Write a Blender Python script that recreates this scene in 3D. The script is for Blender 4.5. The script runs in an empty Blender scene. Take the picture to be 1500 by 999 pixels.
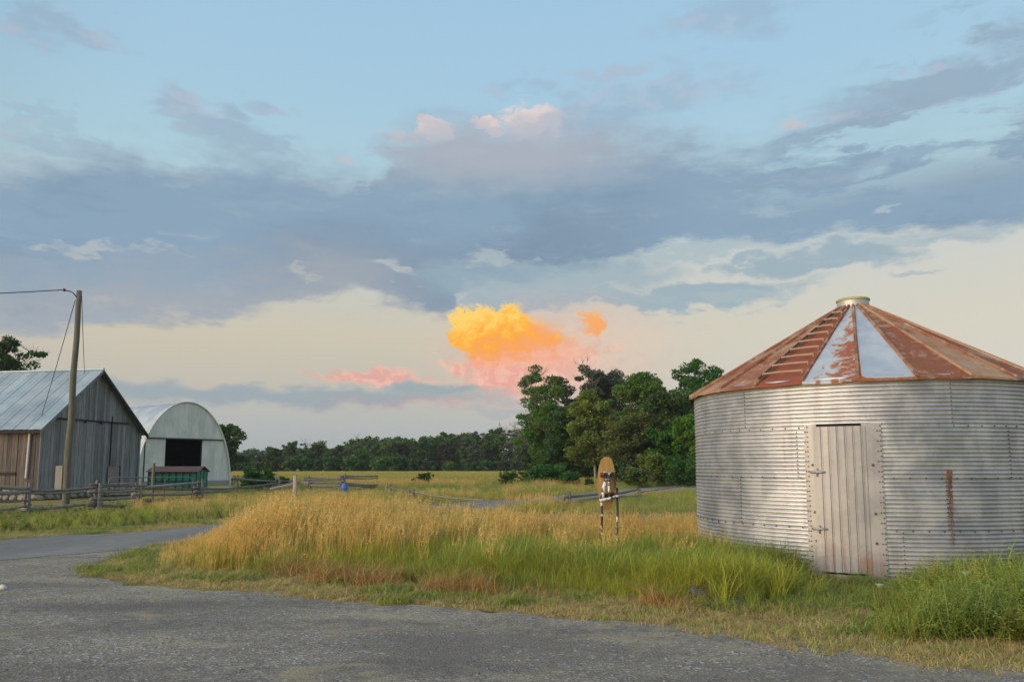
import bpy, bmesh, math, random
import numpy as np
from mathutils import Vector, Matrix

# ------------------------------------------------------------------ camera, sky, sun, exposure
SC = bpy.context.scene
COL = SC.collection
R = math.radians
CAM_H = 1.6
FPX, CX, CY = 1110.0, 750.0, 562.0          # focal length and optical axis in photograph pixels
PITCH = math.atan((683.0 - CY) / FPX)

cd = bpy.data.cameras.new('camera')
cam = bpy.data.objects.new('camera', cd)
COL.objects.link(cam)
cam.location = (0, 0, CAM_H)
cam.rotation_euler = (math.pi / 2 + PITCH, 0, 0)
cd.sensor_fit = 'HORIZONTAL'
cd.sensor_width = 36.0
cd.lens = 36.0 * FPX / 1500.0
cd.shift_y = (CY - 499.5) / 1500.0
cd.clip_start = 0.1
cd.clip_end = 6000
SC.camera = cam


def ray(px, py):
    f = Vector((0, math.cos(PITCH), math.sin(PITCH)))
    u = Vector((0, -math.sin(PITCH), math.cos(PITCH)))
    return (f + Vector((1, 0, 0)) * ((px - CX) / FPX) - u * ((py - CY) / FPX)).normalized()


def gp(px, py, z=0.0):
    """ground point under a direction"""
    d = ray(px, py)
    t = (z - CAM_H) / d.z
    return Vector((d.x * t, d.y * t, z))


def at(px, py, y):
    """point along a direction at a known distance y from the camera plane"""
    d = ray(px, py)
    t = y / d.y
    return Vector((d.x * t, y, CAM_H + d.z * t))


def azel(px, py):
    d = ray(px, py)
    return math.degrees(math.atan2(d.x, d.y)), math.degrees(math.asin(d.z))


SUN_AZ, SUN_EL = -128.0, 6.0                  # low sun behind and left of the camera, veiled
SC.view_settings.view_transform = 'Standard'
SC.view_settings.look = 'None'
SC.view_settings.gamma = 1.0
SC.view_settings.use_curve_mapping = False
SC.view_settings.exposure = 1.15

SC.render.engine = 'CYCLES'
SC.cycles.max_bounces = 5
SC.cycles.diffuse_bounces = 2
SC.cycles.glossy_bounces = 2
SC.cycles.transmission_bounces = 3
SC.cycles.transparent_max_bounces = 6
SC.cycles.caustics_reflective = False
SC.cycles.caustics_refractive = False
SC.cycles.use_denoising = True

ld = bpy.data.lights.new('sun', 'SUN')
ld.energy = 0.9
ld.angle = R(60)
ld.color = (1.0, 0.94, 0.90)
sun = bpy.data.objects.new('sun', ld)
COL.objects.link(sun)
_e = 26.0
sd = Vector((math.sin(R(SUN_AZ)) * math.cos(R(_e)), math.cos(R(SUN_AZ)) * math.cos(R(_e)), math.sin(R(_e))))
sun.rotation_euler = (-sd).to_track_quat('-Z', 'Y').to_euler()
sun.location = (-20, -20, 30)


# ---- a small node-expression helper
class E:
    nt = None

    def __init__(self, s):
        self.s = s

    @staticmethod
    def plug(sock, v):
        if isinstance(v, E):
            E.nt.links.new(v.s, sock)
        else:
            sock.default_value = v

    @staticmethod
    def m(op, a, b=None, c=None):
        n = E.nt.nodes.new('ShaderNodeMath')
        n.operation = op
        E.plug(n.inputs[0], a)
        if b is not None:
            E.plug(n.inputs[1], b)
        if c is not None:
            E.plug(n.inputs[2], c)
        return E(n.outputs[0])

    def __add__(a, b): return E.m('ADD', a, b)
    def __radd__(a, b): return E.m('ADD', b, a)
    def __sub__(a, b): return E.m('SUBTRACT', a, b)
    def __rsub__(a, b): return E.m('SUBTRACT', b, a)
    def __mul__(a, b): return E.m('MULTIPLY', a, b)
    def __rmul__(a, b): return E.m('MULTIPLY', b, a)
    def __truediv__(a, b): return E.m('DIVIDE', a, b)
    def maxi(a, b): return E.m('MAXIMUM', a, b)
    def mini(a, b): return E.m('MINIMUM', a, b)


def ss(x, lo, hi, a=0.0, b=1.0):
    n = E.nt.nodes.new('ShaderNodeMapRange')
    n.interpolation_type = 'SMOOTHSTEP'
    E.plug(n.inputs['Value'], x)
    for k, v in (('From Min', lo), ('From Max', hi), ('To Min', a), ('To Max', b)):
        E.plug(n.inputs[k], v)
    return E(n.outputs['Result'])


def vec(x, y, z=0.0):
    n = E.nt.nodes.new('ShaderNodeCombineXYZ')
    for i, v in enumerate((x, y, z)):
        E.plug(n.inputs[i], v)
    return E(n.outputs[0])


def sep(v):
    n = E.nt.nodes.new('ShaderNodeSeparateXYZ')
    E.plug(n.inputs[0], v)
    return [E(o) for o in n.outputs]


def noise(v, scale, detail=4, rough=0.55, distort=0.0, color=False):
    n = E.nt.nodes.new('ShaderNodeTexNoise')
    E.plug(n.inputs['Vector'], v)
    n.inputs['Scale'].default_value = scale
    n.inputs['Detail'].default_value = detail
    n.inputs['Roughness'].default_value = rough
    n.inputs['Distortion'].default_value = distort
    return E(n.outputs['Color' if color else 'Fac'])


def mix(f, a, b, mode='MIX'):
    n = E.nt.nodes.new('ShaderNodeMix')
    n.data_type = 'RGBA'
    n.blend_type = mode
    E.plug(n.inputs[0], f)
    for i, v in ((6, a), (7, b)):
        if isinstance(v, E):
            E.nt.links.new(v.s, n.inputs[i])
        else:
            n.inputs[i].default_value = (*v[:3], 1)
    return E(n.outputs[2])


def curve(x, pts, lo, hi):
    """piecewise-linear function of x given as (x, value) points; x range is pts ends, values lo..hi"""
    x0, x1 = pts[0][0], pts[-1][0]
    n = E.nt.nodes.new('ShaderNodeFloatCurve')
    c = n.mapping.curves[0]
    P = [((p[0] - x0) / (x1 - x0), (p[1] - lo) / (hi - lo)) for p in pts]
    c.points[0].location = P[0]
    c.points[1].location = P[-1]
    for p in P[1:-1]:
        c.points.new(*p)
    n.mapping.update()
    E.plug(n.inputs['Value'], ss_lin(x, x0, x1))
    return E(n.outputs[0]) * (hi - lo) + lo


def ss_lin(x, lo, hi):
    n = E.nt.nodes.new('ShaderNodeMapRange')
    E.plug(n.inputs['Value'], x)
    n.inputs['From Min'].default_value = lo
    n.inputs['From Max'].default_value = hi
    return E(n.outputs['Result'])


def ramp(x, stops):
    n = E.nt.nodes.new('ShaderNodeValToRGB')
    E.plug(n.inputs[0], x)
    el = n.color_ramp.elements
    while len(el) < len(stops):
        el.new(0.5)
    for e_, (p, c) in zip(el, stops):
        e_.position = p
        e_.color = (*c[:3], 1)
    return E(n.outputs[0])


def srgb(r, g, b):
    """display colour 0..255 to linear"""
    return tuple(((v / 255) / 12.92 if v / 255 <= 0.04045 else ((v / 255 + 0.055) / 1.055) ** 2.4) for v in (r, g, b))

# ---- world: Nishita sky under procedural cloud layers, all laid out by compass direction and height
EXPO = 2.0 ** SC.view_settings.exposure


def skyc(r, g, b):
    return tuple(v / EXPO for v in srgb(r, g, b))


def build_world():
    w = bpy.data.worlds.new('World')
    SC.world = w
    w.use_nodes = True
    nt = w.node_tree
    nt.nodes.clear()
    E.nt = nt
    N = nt.nodes.new
    out = N('ShaderNodeOutputWorld')
    tc = N('ShaderNodeTexCoord')
    D = E(tc.outputs['Generated'])
    x, y, z = sep(D)
    az = E.m('ARCTAN2', x, y) * (180 / math.pi)
    el = E.m('ARCSINE', z) * (180 / math.pi)

    sky = N('ShaderNodeTexSky')
    sky.sky_type = 'NISHITA'
    sky.sun_disc = False
    sky.sun_elevation = R(SUN_EL)
    sky.sun_rotation = R(SUN_AZ)
    sky.altitude = 100
    sky.air_density = 1.0
    sky.dust_density = 2.0
    sky.ozone_density = 1.5
    STR = 0.1

    def vm(op, a, b=None, c=None):
        n = N('ShaderNodeVectorMath')
        n.operation = op
        for i, v in enumerate((a, b, c)):
            if v is not None:
                E.plug(n.inputs[i], v)
        return E(n.outputs['Value' if op in ('LENGTH', 'DOT_PRODUCT') else 'Vector'])

    def n2(v, scale, detail, rough, distort=0.0, color=False):
        n = N('ShaderNodeTexNoise')
        n.noise_dimensions = '2D'
        E.plug(n.inputs['Vector'], v)
        n.inputs['Scale'].default_value = scale
        n.inputs['Detail'].default_value = detail
        n.inputs['Roughness'].default_value = rough
        n.inputs['Distortion'].default_value = distort
        return E(n.outputs['Color' if color else 'Fac'])

    # clear sky: Nishita, tinted in the anti-solar belt (blue above, cream, then grey-mauve at the ground)
    glow = vm('MULTIPLY', E(sky.outputs[0]), (STR, STR, STR))
    belt = ramp(ss_lin(el, 0.0, 40.0), [
        (0.00, skyc(170, 178, 184)), (0.07, skyc(182, 186, 188)), (0.14, skyc(198, 191, 180)),
        (0.24, skyc(210, 200, 178)), (0.36, skyc(204, 206, 200)), (0.52, skyc(178, 211, 222)),
        (0.68, skyc(170, 206, 228)), (1.0, skyc(160, 200, 230))])
    belt = mix(ss(az, -12.0, 34.0) * ss(el, 22.0, 4.0) * 0.6, belt, skyc(226, 221, 208))
    sdir = (math.sin(R(SUN_AZ)), math.cos(R(SUN_AZ)), 0.12)
    front = ss(vm('DOT_PRODUCT', D, sdir), 0.55, -0.15, 0.0, 0.9)
    base = mix(front, glow, belt)
    base = mix(ss(el, 0.0, -4.0), base, skyc(120, 118, 112))
    # open broken cloud over the rest of the sky
    p3 = vec(x / (z + 0.25), y / (z + 0.25))
    gen = ss(n2(p3, 1.7, 3, 0.55), 0.47, 0.62) * ss(el, 3.0, 16.0, 0.0, 0.75)
    far = mix(gen, base, skyc(160, 172, 194))
    bg0 = N('ShaderNodeBackground')
    E.plug(bg0.inputs['Color'], far)

    # ---------------- the clouds of the north-eastern quarter
    P = vec(az, el)
    nA = n2(vm('MULTIPLY', P, (0.075, 0.2, 0)), 1.0, 5, 0.6, 0.0, True)
    nB = n2(vm('MULTIPLY', P, (0.28, 0.62, 0)), 1.0, 4.5, 0.62, 0.0, True)
    A = vm('SUBTRACT', nA, (0.5, 0.5, 0.5))
    B = vm('SUBTRACT', nB, (0.5, 0.5, 0.5))
    W1 = vm('MULTIPLY_ADD', B, (5.5, 2.6, 0), vm('MULTIPLY_ADD', A, (18.0, 4.5, 0), P))   # strongly torn
    W2 = vm('MULTIPLY_ADD', B, (3.2, 2.2, 0), P)                                          # gently torn
    nD = n2(vm('MULTIPLY', vm('MULTIPLY_ADD', B, (2.5, 2.0, 0), P), (1.05, 1.2, 0)), 1.0, 4, 0.6) - 0.5
    W3 = vm('MULTIPLY_ADD', vec(nD, nD * -0.8), (2.2, 2.0, 0), vm('MULTIPLY_ADD', B, (2.0, 1.5, 0), P))
    w1x, w1y, _ = sep(W1)
    a_r, a_g, a_b = sep(A)
    b_r, b_g, b_b = sep(B)

    def bd(pts):
        a = [azel(*p) for p in pts]
        return [(-60.0, a[0][1])] + a + [(60.0, a[-1][1])]

    def blob(px, py, rx, ry, k=0.9, edge=0.6, W=W1):
        a0, e0 = azel(px, py)
        sx = 1.0 / (azel(px + rx, py)[0] - a0)
        sy = 1.0 / (azel(px, py - ry)[1] - e0)
        d = vm('LENGTH', vm('MULTIPLY_ADD', W, (sx, sy, 0), (-a0 * sx, -e0 * sy, 0)))
        return ss(d, 1.0 + edge * 0.5, 1.0 - edge * 0.5, 0.0, k)

    def union(L):
        r = L[0]
        for q in L[1:]:
            r = r.maxi(q)
        return r

    up = curve(w1x, bd([(0, 228), (150, 226), (300, 206), (430, 214), (520, 236), (570, 200), (640, 186),
                        (720, 178), (790, 172), (870, 192), (1000, 200), (1100, 205), (1180, 186), (1300, 160), (1500, 140)]), 0, 45)
    lo = curve(w1x, bd([(0, 484), (140, 478), (250, 470), (380, 452), (500, 440), (600, 452), (690, 450), (740, 412),
                        (850, 392), (960, 360), (1080, 360), (1200, 352), (1350, 345), (1500, 336)]), 0, 45)
    dl = w1y - lo
    du = up - w1y
    nC = n2(vm('MULTIPLY', vm('MULTIPLY_ADD', A, (8.0, 3.0, 0), P), (0.11, 0.62, 0)), 1.0, 6, 0.66) - 0.5       # level streaks
    dl2 = dl + nC * 2.2
    deck = ss(dl2, -0.55, 1.1) * ss(du + nC * 2.6, -1.4, 2.4) * ss(nC + b_r * 0.4, 0.38, 0.16, 0.85, 1.0)
    # ragged thinning of the deck towards the upper right
    thin = ss(az, 12.0, 24.0) * ss(el, 17.0, 21.0)
    deck = deck * (1.0 - thin * ss(a_g + nC * 1.1, -0.10, 0.10, 0.8, 0.0))
    strk = ss(a_b * 0.7 + nC * 1.2 + b_g * 0.4, -0.06, 0.14, 0.0, 0.85) * ss(el - az * 0.55, 13.5, 8.5) * ss(az, 13.0, 21.0) * ss(el, 18.0, 21.0)

    strata = union([blob(1190, 384, 135, 24, 0.9, 0.7), blob(1085, 392, 60, 13, 0.8, 0.8), blob(960, 440, 190, 20, 0.88, 0.6), blob(810, 402, 150, 28, 0.8, 0.9),
                    blob(1340, 401, 38, 5, 0.55, 0.9, W2), blob(800, 438, 90, 20, 0.85, 0.7), blob(980, 372, 150, 9, 0.5, 1.0), blob(1380, 352, 160, 10, 0.5, 1.0)])
    band = union([blob(400, 580, 330, 14, 0.8, 1.1, W2), blob(640, 572, 80, 11, 0.8, 1.0, W2), blob(770, 601, 90, 7, 0.4, 1.1, W2)])
    puff = union([blob(62, 42, 62, 32, 0.6, 1.0), blob(130, 75, 70, 18, 0.6, 1.0), blob(305, 182, 60, 26, 0.65, 0.9),
                  blob(395, 160, 36, 8, 0.5, 0.9, W2), blob(45, 178, 24, 34, 0.35, 1.1), blob(120, 220, 130, 14, 0.5, 1.0), blob(1055, 24, 66, 40, 0.45, 1.1),
                  blob(790, 122, 50, 14, 0.35, 1.0), blob(905, 105, 60, 9, 0.5, 1.0, W2), blob(985, 138, 120, 30, 0.5, 1.1), blob(870, 165, 90, 26, 0.6, 1.0),
                  blob(1330, 148, 170, 26, 0.8, 1.0), blob(1440, 105, 100, 24, 0.7, 1.0), blob(1480, 50, 60, 34, 0.55, 1.1)])
    brk = union([blob(150, 374, 60, 7, 0.5, 1.3), blob(592, 405, 44, 7, 0.55, 1.3), blob(738, 374, 30, 9, 0.55, 1.3), blob(415, 398, 30, 5, 0.4, 1.3),
                 blob(1190, 228, 40, 12, 0.5, 1.2), blob(1330, 232, 100, 12, 0.55, 1.2), blob(1440, 205, 70, 26, 0.6, 1.2), blob(1300, 305, 22, 7, 0.5, 1.2), blob(1100, 312, 40, 8, 0.3, 1.3)])
    dcol = mix(ss(dl, 7.0, 2.0) * ss(az, -24.0, -14.0) * ss(az, 16.0, 2.0), skyc(139, 165, 186), skyc(128, 150, 171))
    dcol = mix(ss(du + nC * 6.0, 2.6, -0.4, 0.0, 0.8), dcol, skyc(160, 177, 192))
    dcol = mix(ss(dl2, 5.5, 0.8) * ss(az, 0.0, -16.0, 0.0, 0.95), dcol, skyc(164, 171, 179))
    dcol = mix(ss(nC + a_g * 0.5 + b_b * 0.3, 0.04, 0.34, 0.0, 0.42), dcol, skyc(168, 184, 196))
    dcol = mix(ss(nC - a_r * 0.4 - b_b * 0.3, -0.04, -0.30, 0.0, 0.4), dcol, skyc(126, 148, 170))
    caps = union([blob(632, 189, 28, 15, 0.95, 0.5, W3), blob(590, 198, 34, 8, 0.6, 0.8, W3), blob(714, 182, 20, 14, 0.95, 0.5, W3), blob(780, 180, 42, 24, 0.7, 1.0, W3),
                  blob(1162, 183, 24, 8, 0.8, 1.0, W2), blob(503, 234, 13, 6, 0.8, 0.9, W2)])
    shoulder = blob(730, 222, 200, 50, 0.75, 1.3, W2)
    capc = mix(ss(el + b_g * 4.0, 24.8, 26.6), skyc(198, 196, 202), skyc(248, 220, 208))

    c = base
    c = mix(puff, c, mix(ss(b_r + a_r, -0.05, 0.2, 0.0, 0.55), skyc(152, 174, 194), skyc(196, 190, 202)))
    c = mix(strk, c, skyc(150, 175, 194))
    c = mix(caps, c, capc)
    c = mix(deck * (1.0 - brk), c, mix(shoulder, dcol, skyc(178, 182, 192)))
    c = mix(caps * ss(el, 23.2, 25.0) * 0.85, c, capc)
    c = mix(strata * ss(nC, 0.3, 0.0, 0.7, 1.0), c, skyc(153, 176, 188))

    # the sunlit thunderhead: bright crisp head above, rosy dissolving skirt to the lower right, and its neighbours
    head = union([blob(700, 484, 42, 36, 1.0, 0.22, W3), blob(738, 486, 48, 40, 1.0, 0.28, W3), blob(724, 514, 40, 32, 1.0, 0.3, W3), blob(674, 494, 19, 16, 1.0, 0.25, W3),
                  blob(772, 503, 52, 36, 0.95, 0.7, W3), blob(806, 520, 50, 24, 0.8, 1.1, W3), blob(866, 476, 17, 17, 0.85, 0.9, W3)])
    skirt = union([blob(742, 546, 60, 28, 0.95, 0.8, W2), blob(775, 548, 90, 32, 0.85, 1.2, W2), blob(830, 526, 60, 22, 0.7, 1.2, W2),
                   blob(672, 536, 26, 6, 0.9, 0.6, W2), blob(900, 512, 11, 5, 0.7, 0.9, W2), blob(805, 520, 140, 66, 0.4, 1.5, W2)])
    rose = union([blob(545, 552, 76, 10, 0.85, 0.9, W2), blob(552, 545, 30, 9, 0.85, 0.8, W2), blob(580, 589, 120, 7, 0.6, 1.2, W2)])
    c = mix(skirt, c, mix(ss(nD + a_g, -0.15, 0.15), skyc(236, 170, 156), skyc(249, 196, 172)))
    e5, a5 = azel(720, 500)[1], azel(720, 500)[0]
    tone = (e5 - el) * 0.20 + (az - a5) * 0.05 + nD * 0.9 + b_g * 0.4 + 0.42
    hc = ramp(tone, [(0.0, skyc(255, 212, 110)), (0.22, skyc(255, 190, 78)), (0.45, skyc(254, 172, 72)), (0.66, skyc(250, 166, 104)), (0.9, skyc(246, 180, 152))])
    c = mix(head * ss(el + nD * 2.0, e5 - 3.2, e5 - 0.8), c, hc)
    c = mix(rose, c, mix(ss(nD, -0.1, 0.15), skyc(228, 168, 158), skyc(246, 188, 170)))
    c = mix(band, c, skyc(148, 166, 175))
    c = mix(ss(el, 0.0, -4.0), c, skyc(120, 118, 112))
    bg1 = N('ShaderNodeBackground')
    E.plug(bg1.inputs['Color'], c)
    quarter = ss(az, -58.0, -46.0) * ss(az, 58.0, 46.0) * ss(el, 48.0, 36.0) * ss(el, -2.0, -1.0)
    mx = N('ShaderNodeMixShader')
    E.plug(mx.inputs[0], quarter)
    nt.links.new(bg0.outputs[0], mx.inputs[1])
    nt.links.new(bg1.outputs[0], mx.inputs[2])
    nt.links.new(mx.outputs[0], out.inputs[0])
    w.cycles.sampling_method = 'MANUAL'
    w.cycles.sample_map_resolution = 256


build_world()

# ------------------------------------------------------------------ helpers
RNG = random.Random(7)
NP = np.random.default_rng(11)


class MB:
    """collects vertices and faces; build() links them as one mesh object"""

    def __init__(self):
        self.v, self.f, self.c = [], [], []

    def add(self, verts, faces, col=None):
        o = len(self.v)
        self.v += [tuple(p) for p in verts]
        self.f += [tuple(i + o for i in fc) for fc in faces]
        if col is not None:
            self.c += [tuple(col)] * len(verts)
        return self

    def box(self, c, s, rz=0.0, M=None):
        x, y, z = s[0] / 2, s[1] / 2, s[2] / 2
        P = [Vector((a, b, d)) for d in (-z, z) for a, b in ((-x, -y), (x, -y), (x, y), (-x, y))]
        if M is None:
            M = Matrix.Rotation(rz, 3, 'Z')
        P = [M @ p + Vector(c) for p in P]
        return self.add(P, [(3, 2, 1, 0), (4, 5, 6, 7), (0, 1, 5, 4), (1, 2, 6, 5), (2, 3, 7, 6), (3, 0, 4, 7)])

    def tube(self, pts, rad, n=8, cap=True, col=None):
        pts = [Vector(p) for p in pts]
        if not hasattr(rad, '__len__'):
            rad = [rad] * len(pts)
        V = []
        ref = None
        for i, p in enumerate(pts):
            t = (pts[min(i + 1, len(pts) - 1)] - pts[max(i - 1, 0)]).normalized()
            if ref is None:
                ref = t.orthogonal().normalized()
            a = (ref - t * ref.dot(t)).normalized()
            ref = a
            b = t.cross(a)
            for k in range(n):
                q = 2 * math.pi * k / n
                V.append(p + (a * math.cos(q) + b * math.sin(q)) * rad[i])
        F = []
        for i in range(len(pts) - 1):
            for k in range(n):
                F.append((i * n + k, i * n + (k + 1) % n, (i + 1) * n + (k + 1) % n, (i + 1) * n + k))
        if cap:
            F.append(tuple(range(n - 1, -1, -1)))
            F.append(tuple((len(pts) - 1) * n + k for k in range(n)))
        return self.add(V, F, col)

    def mesh(self, name):
        me = bpy.data.meshes.new(name)
        me.from_pydata(self.v, [], self.f)
        if self.c and len(self.c) == len(self.v):
            a = me.attributes.new('col', 'FLOAT_COLOR', 'POINT')
            a.data.foreach_set('color', [x for c in self.c for x in (*c[:3], 1.0)])
        me.update()
        return me

    def build(self, name, mat, parent=None, smooth=False):
        return obj(name, self.mesh(name), mat, parent, smooth)


def obj(name, me, mat=None, parent=None, smooth=False):
    o = bpy.data.objects.new(name, me)
    COL.objects.link(o)
    if mat is not None and not me.materials:
        me.materials.append(mat)
    if smooth:
        me.polygons.foreach_set('use_smooth', [True] * len(me.polygons))
    if parent is not None:
        o.parent = parent
    return o


def tag(o, label=None, cat=None, group=None, kind=None):
    for k, v in (('label', label), ('category', cat), ('group', group), ('kind', kind)):
        if v:
            o[k] = v
    return o


def thing(name, label, cat, loc=(0, 0, 0), rz=0.0, group=None):
    o = bpy.data.objects.new(name, None)
    o.empty_display_size = 0.2
    COL.objects.link(o)
    o.location = loc
    o.rotation_euler = (0, 0, rz)
    return tag(o, label, cat, group)


def copy_tree(o, parent=None):
    c = o.copy()
    COL.objects.link(c)
    c.parent = parent
    for ch in list(o.children):
        copy_tree(ch, c)
    return c


def hit(px, py, p0, n):
    """where the direction through a photograph point meets a plane"""
    d = ray(px, py)
    o = Vector((0, 0, CAM_H))
    return o + d * ((Vector(p0) - o).dot(Vector(n)) / d.dot(Vector(n)))


def vnoise(x, y, seed=0):
    """smooth value noise 0..1 on numpy arrays"""
    x = np.asarray(x, float)
    y = np.asarray(y, float)
    xi, yi = np.floor(x), np.floor(y)
    fx, fy = x - xi, y - yi
    fx, fy = fx * fx * (3 - 2 * fx), fy * fy * (3 - 2 * fy)

    def h(a, b):
        s = np.sin(a * 127.1 + b * 311.7 + seed * 74.7) * 43758.5453
        return s - np.floor(s)
    return (h(xi, yi) * (1 - fx) + h(xi + 1, yi) * fx) * (1 - fy) + (h(xi, yi + 1) * (1 - fx) + h(xi + 1, yi + 1) * fx) * fy


def fbm(x, y, seed=0, n=3):
    r, a, t = 0, 1.0, 0
    for k in range(n):
        r = r + a * vnoise(np.asarray(x) * 2 ** k, np.asarray(y) * 2 ** k, seed + k)
        t += a
        a *= 0.5
    return r / t


# ---- materials
def new_mat(name):
    m = bpy.data.materials.new(name)
    m.use_nodes = True
    nt = m.node_tree
    nt.nodes.clear()
    E.nt = nt
    out = nt.nodes.new('ShaderNodeOutputMaterial')
    return m, nt, out


def coords(kind='Object'):
    return E(E.nt.nodes.new('ShaderNodeTexCoord').outputs[kind])


def wpos():
    return E(E.nt.nodes.new('ShaderNodeNewGeometry').outputs['Position'])


def vmul(v, s):
    n = E.nt.nodes.new('ShaderNodeVectorMath')
    n.operation = 'MULTIPLY'
    E.plug(n.inputs[0], v)
    n.inputs[1].default_value = s
    return E(n.outputs[0])


def rnd():
    return E(E.nt.nodes.new('ShaderNodeObjectInfo').outputs['Random'])


def voro(v, scale, out='Distance', feature='F1'):
    n = E.nt.nodes.new('ShaderNodeTexVoronoi')
    n.feature = feature
    E.plug(n.inputs['Vector'], v)
    n.inputs['Scale'].default_value = scale
    return E(n.outputs[out])


def surf(col, rough=0.8, metal=0.0, bump=None, bstr=0.4, bdist=0.01, spec=0.4):
    nt = E.nt
    out = [n for n in nt.nodes if n.type == 'OUTPUT_MATERIAL'][0]
    p = nt.nodes.new('ShaderNodeBsdfPrincipled')
    for k, v in (('Base Color', col), ('Roughness', rough), ('Metallic', metal), ('Specular IOR Level', spec)):
        if isinstance(v, E):
            nt.links.new(v.s, p.inputs[k])
        elif k == 'Base Color':
            p.inputs[k].default_value = (*v[:3], 1)
        else:
            p.inputs[k].default_value = v
    if bump is not None:
        b = nt.nodes.new('ShaderNodeBump')
        b.inputs['Strength'].default_value = bstr
        b.inputs['Distance'].default_value = bdist
        nt.links.new(bump.s, b.inputs['Height'])
        nt.links.new(b.outputs[0], p.inputs['Normal'])
    nt.links.new(p.outputs[0], out.inputs[0])
    return p


def hsv(c, h=None, s=None, v=None):
    n = E.nt.nodes.new('ShaderNodeHueSaturation')
    if isinstance(c, E):
        E.nt.links.new(c.s, n.inputs['Color'])
    else:
        n.inputs['Color'].default_value = (*c, 1)
    for k, q in (('Hue', h), ('Saturation', s), ('Value', v)):
        if q is not None:
            E.plug(n.inputs[k], q)
    return E(n.outputs[0])


def m_leaf(name, trans=0.35, instanced=True, rough=0.55):
    m, nt, out = new_mat(name)
    a = nt.nodes.new('ShaderNodeAttribute')
    a.attribute_name = 'col'
    c = E(a.outputs['Color'])
    if instanced:
        b = nt.nodes.new('ShaderNodeAttribute')
        b.attribute_type = 'INSTANCER'
        b.attribute_name = 'tint'
        c = mix(1.0, c, E(b.outputs['Color']), 'MULTIPLY')
    else:
        r = rnd()
        c = hsv(c, 0.48 + r * 0.04, 0.9 + r * 0.2, 0.85 + r * 0.3)
    p = surf(c, rough, 0.0, spec=0.25)
    t = nt.nodes.new('ShaderNodeBsdfTranslucent')
    nt.links.new(c.s, t.inputs[0])
    mx = nt.nodes.new('ShaderNodeMixShader')
    mx.inputs[0].default_value = trans
    nt.links.new(p.outputs[0], mx.inputs[1])
    nt.links.new(t.outputs[0], mx.inputs[2])
    nt.links.new(mx.outputs[0], out.inputs[0])
    return m


def m_plain(name, col, rough=0.7, metal=0.0, var=0.15, scale=6.0, bump=0.3, dist=0.004):
    m, nt, out = new_mat(name)
    o = coords()
    n = noise(o, scale, 6, 0.6)
    c = hsv(col, 0.5, 1.0, 1.0 - var + n * (2 * var))
    surf(c, rough, metal, noise(o, scale * 6, 4), bump, dist)
    return m


def m_wood(name, c0, c1, along='Z', grain=30.0):
    """weathered timber, grain along one local axis, tone different for each piece"""
    m, nt, out = new_mat(name)
    o = coords()
    r = rnd()
    s = {'Z': (grain, grain, 1.2), 'X': (1.2, grain, grain), 'Y': (grain, 1.2, grain)}[along]
    off = vec(r * 17.0, r * 31.0, r * 11.0)
    n_ = nt.nodes.new('ShaderNodeVectorMath')
    n_.operation = 'ADD'
    E.plug(n_.inputs[0], vmul(o, s))
    E.plug(n_.inputs[1], off)
    g = noise(E(n_.outputs[0]), 1.0, 6, 0.65, 0.4)
    b = noise(o, 1.3, 4, 0.6)
    c = mix(ss(g, 0.3, 0.7), c0, c1)
    c = hsv(c, 0.49 + r * 0.02, 0.7 + r * 0.5, 0.5 + r * 0.6 + b * 0.4)
    surf(c, 0.85, 0.0, g, 0.6, 0.006, 0.25)
    return m


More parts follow.
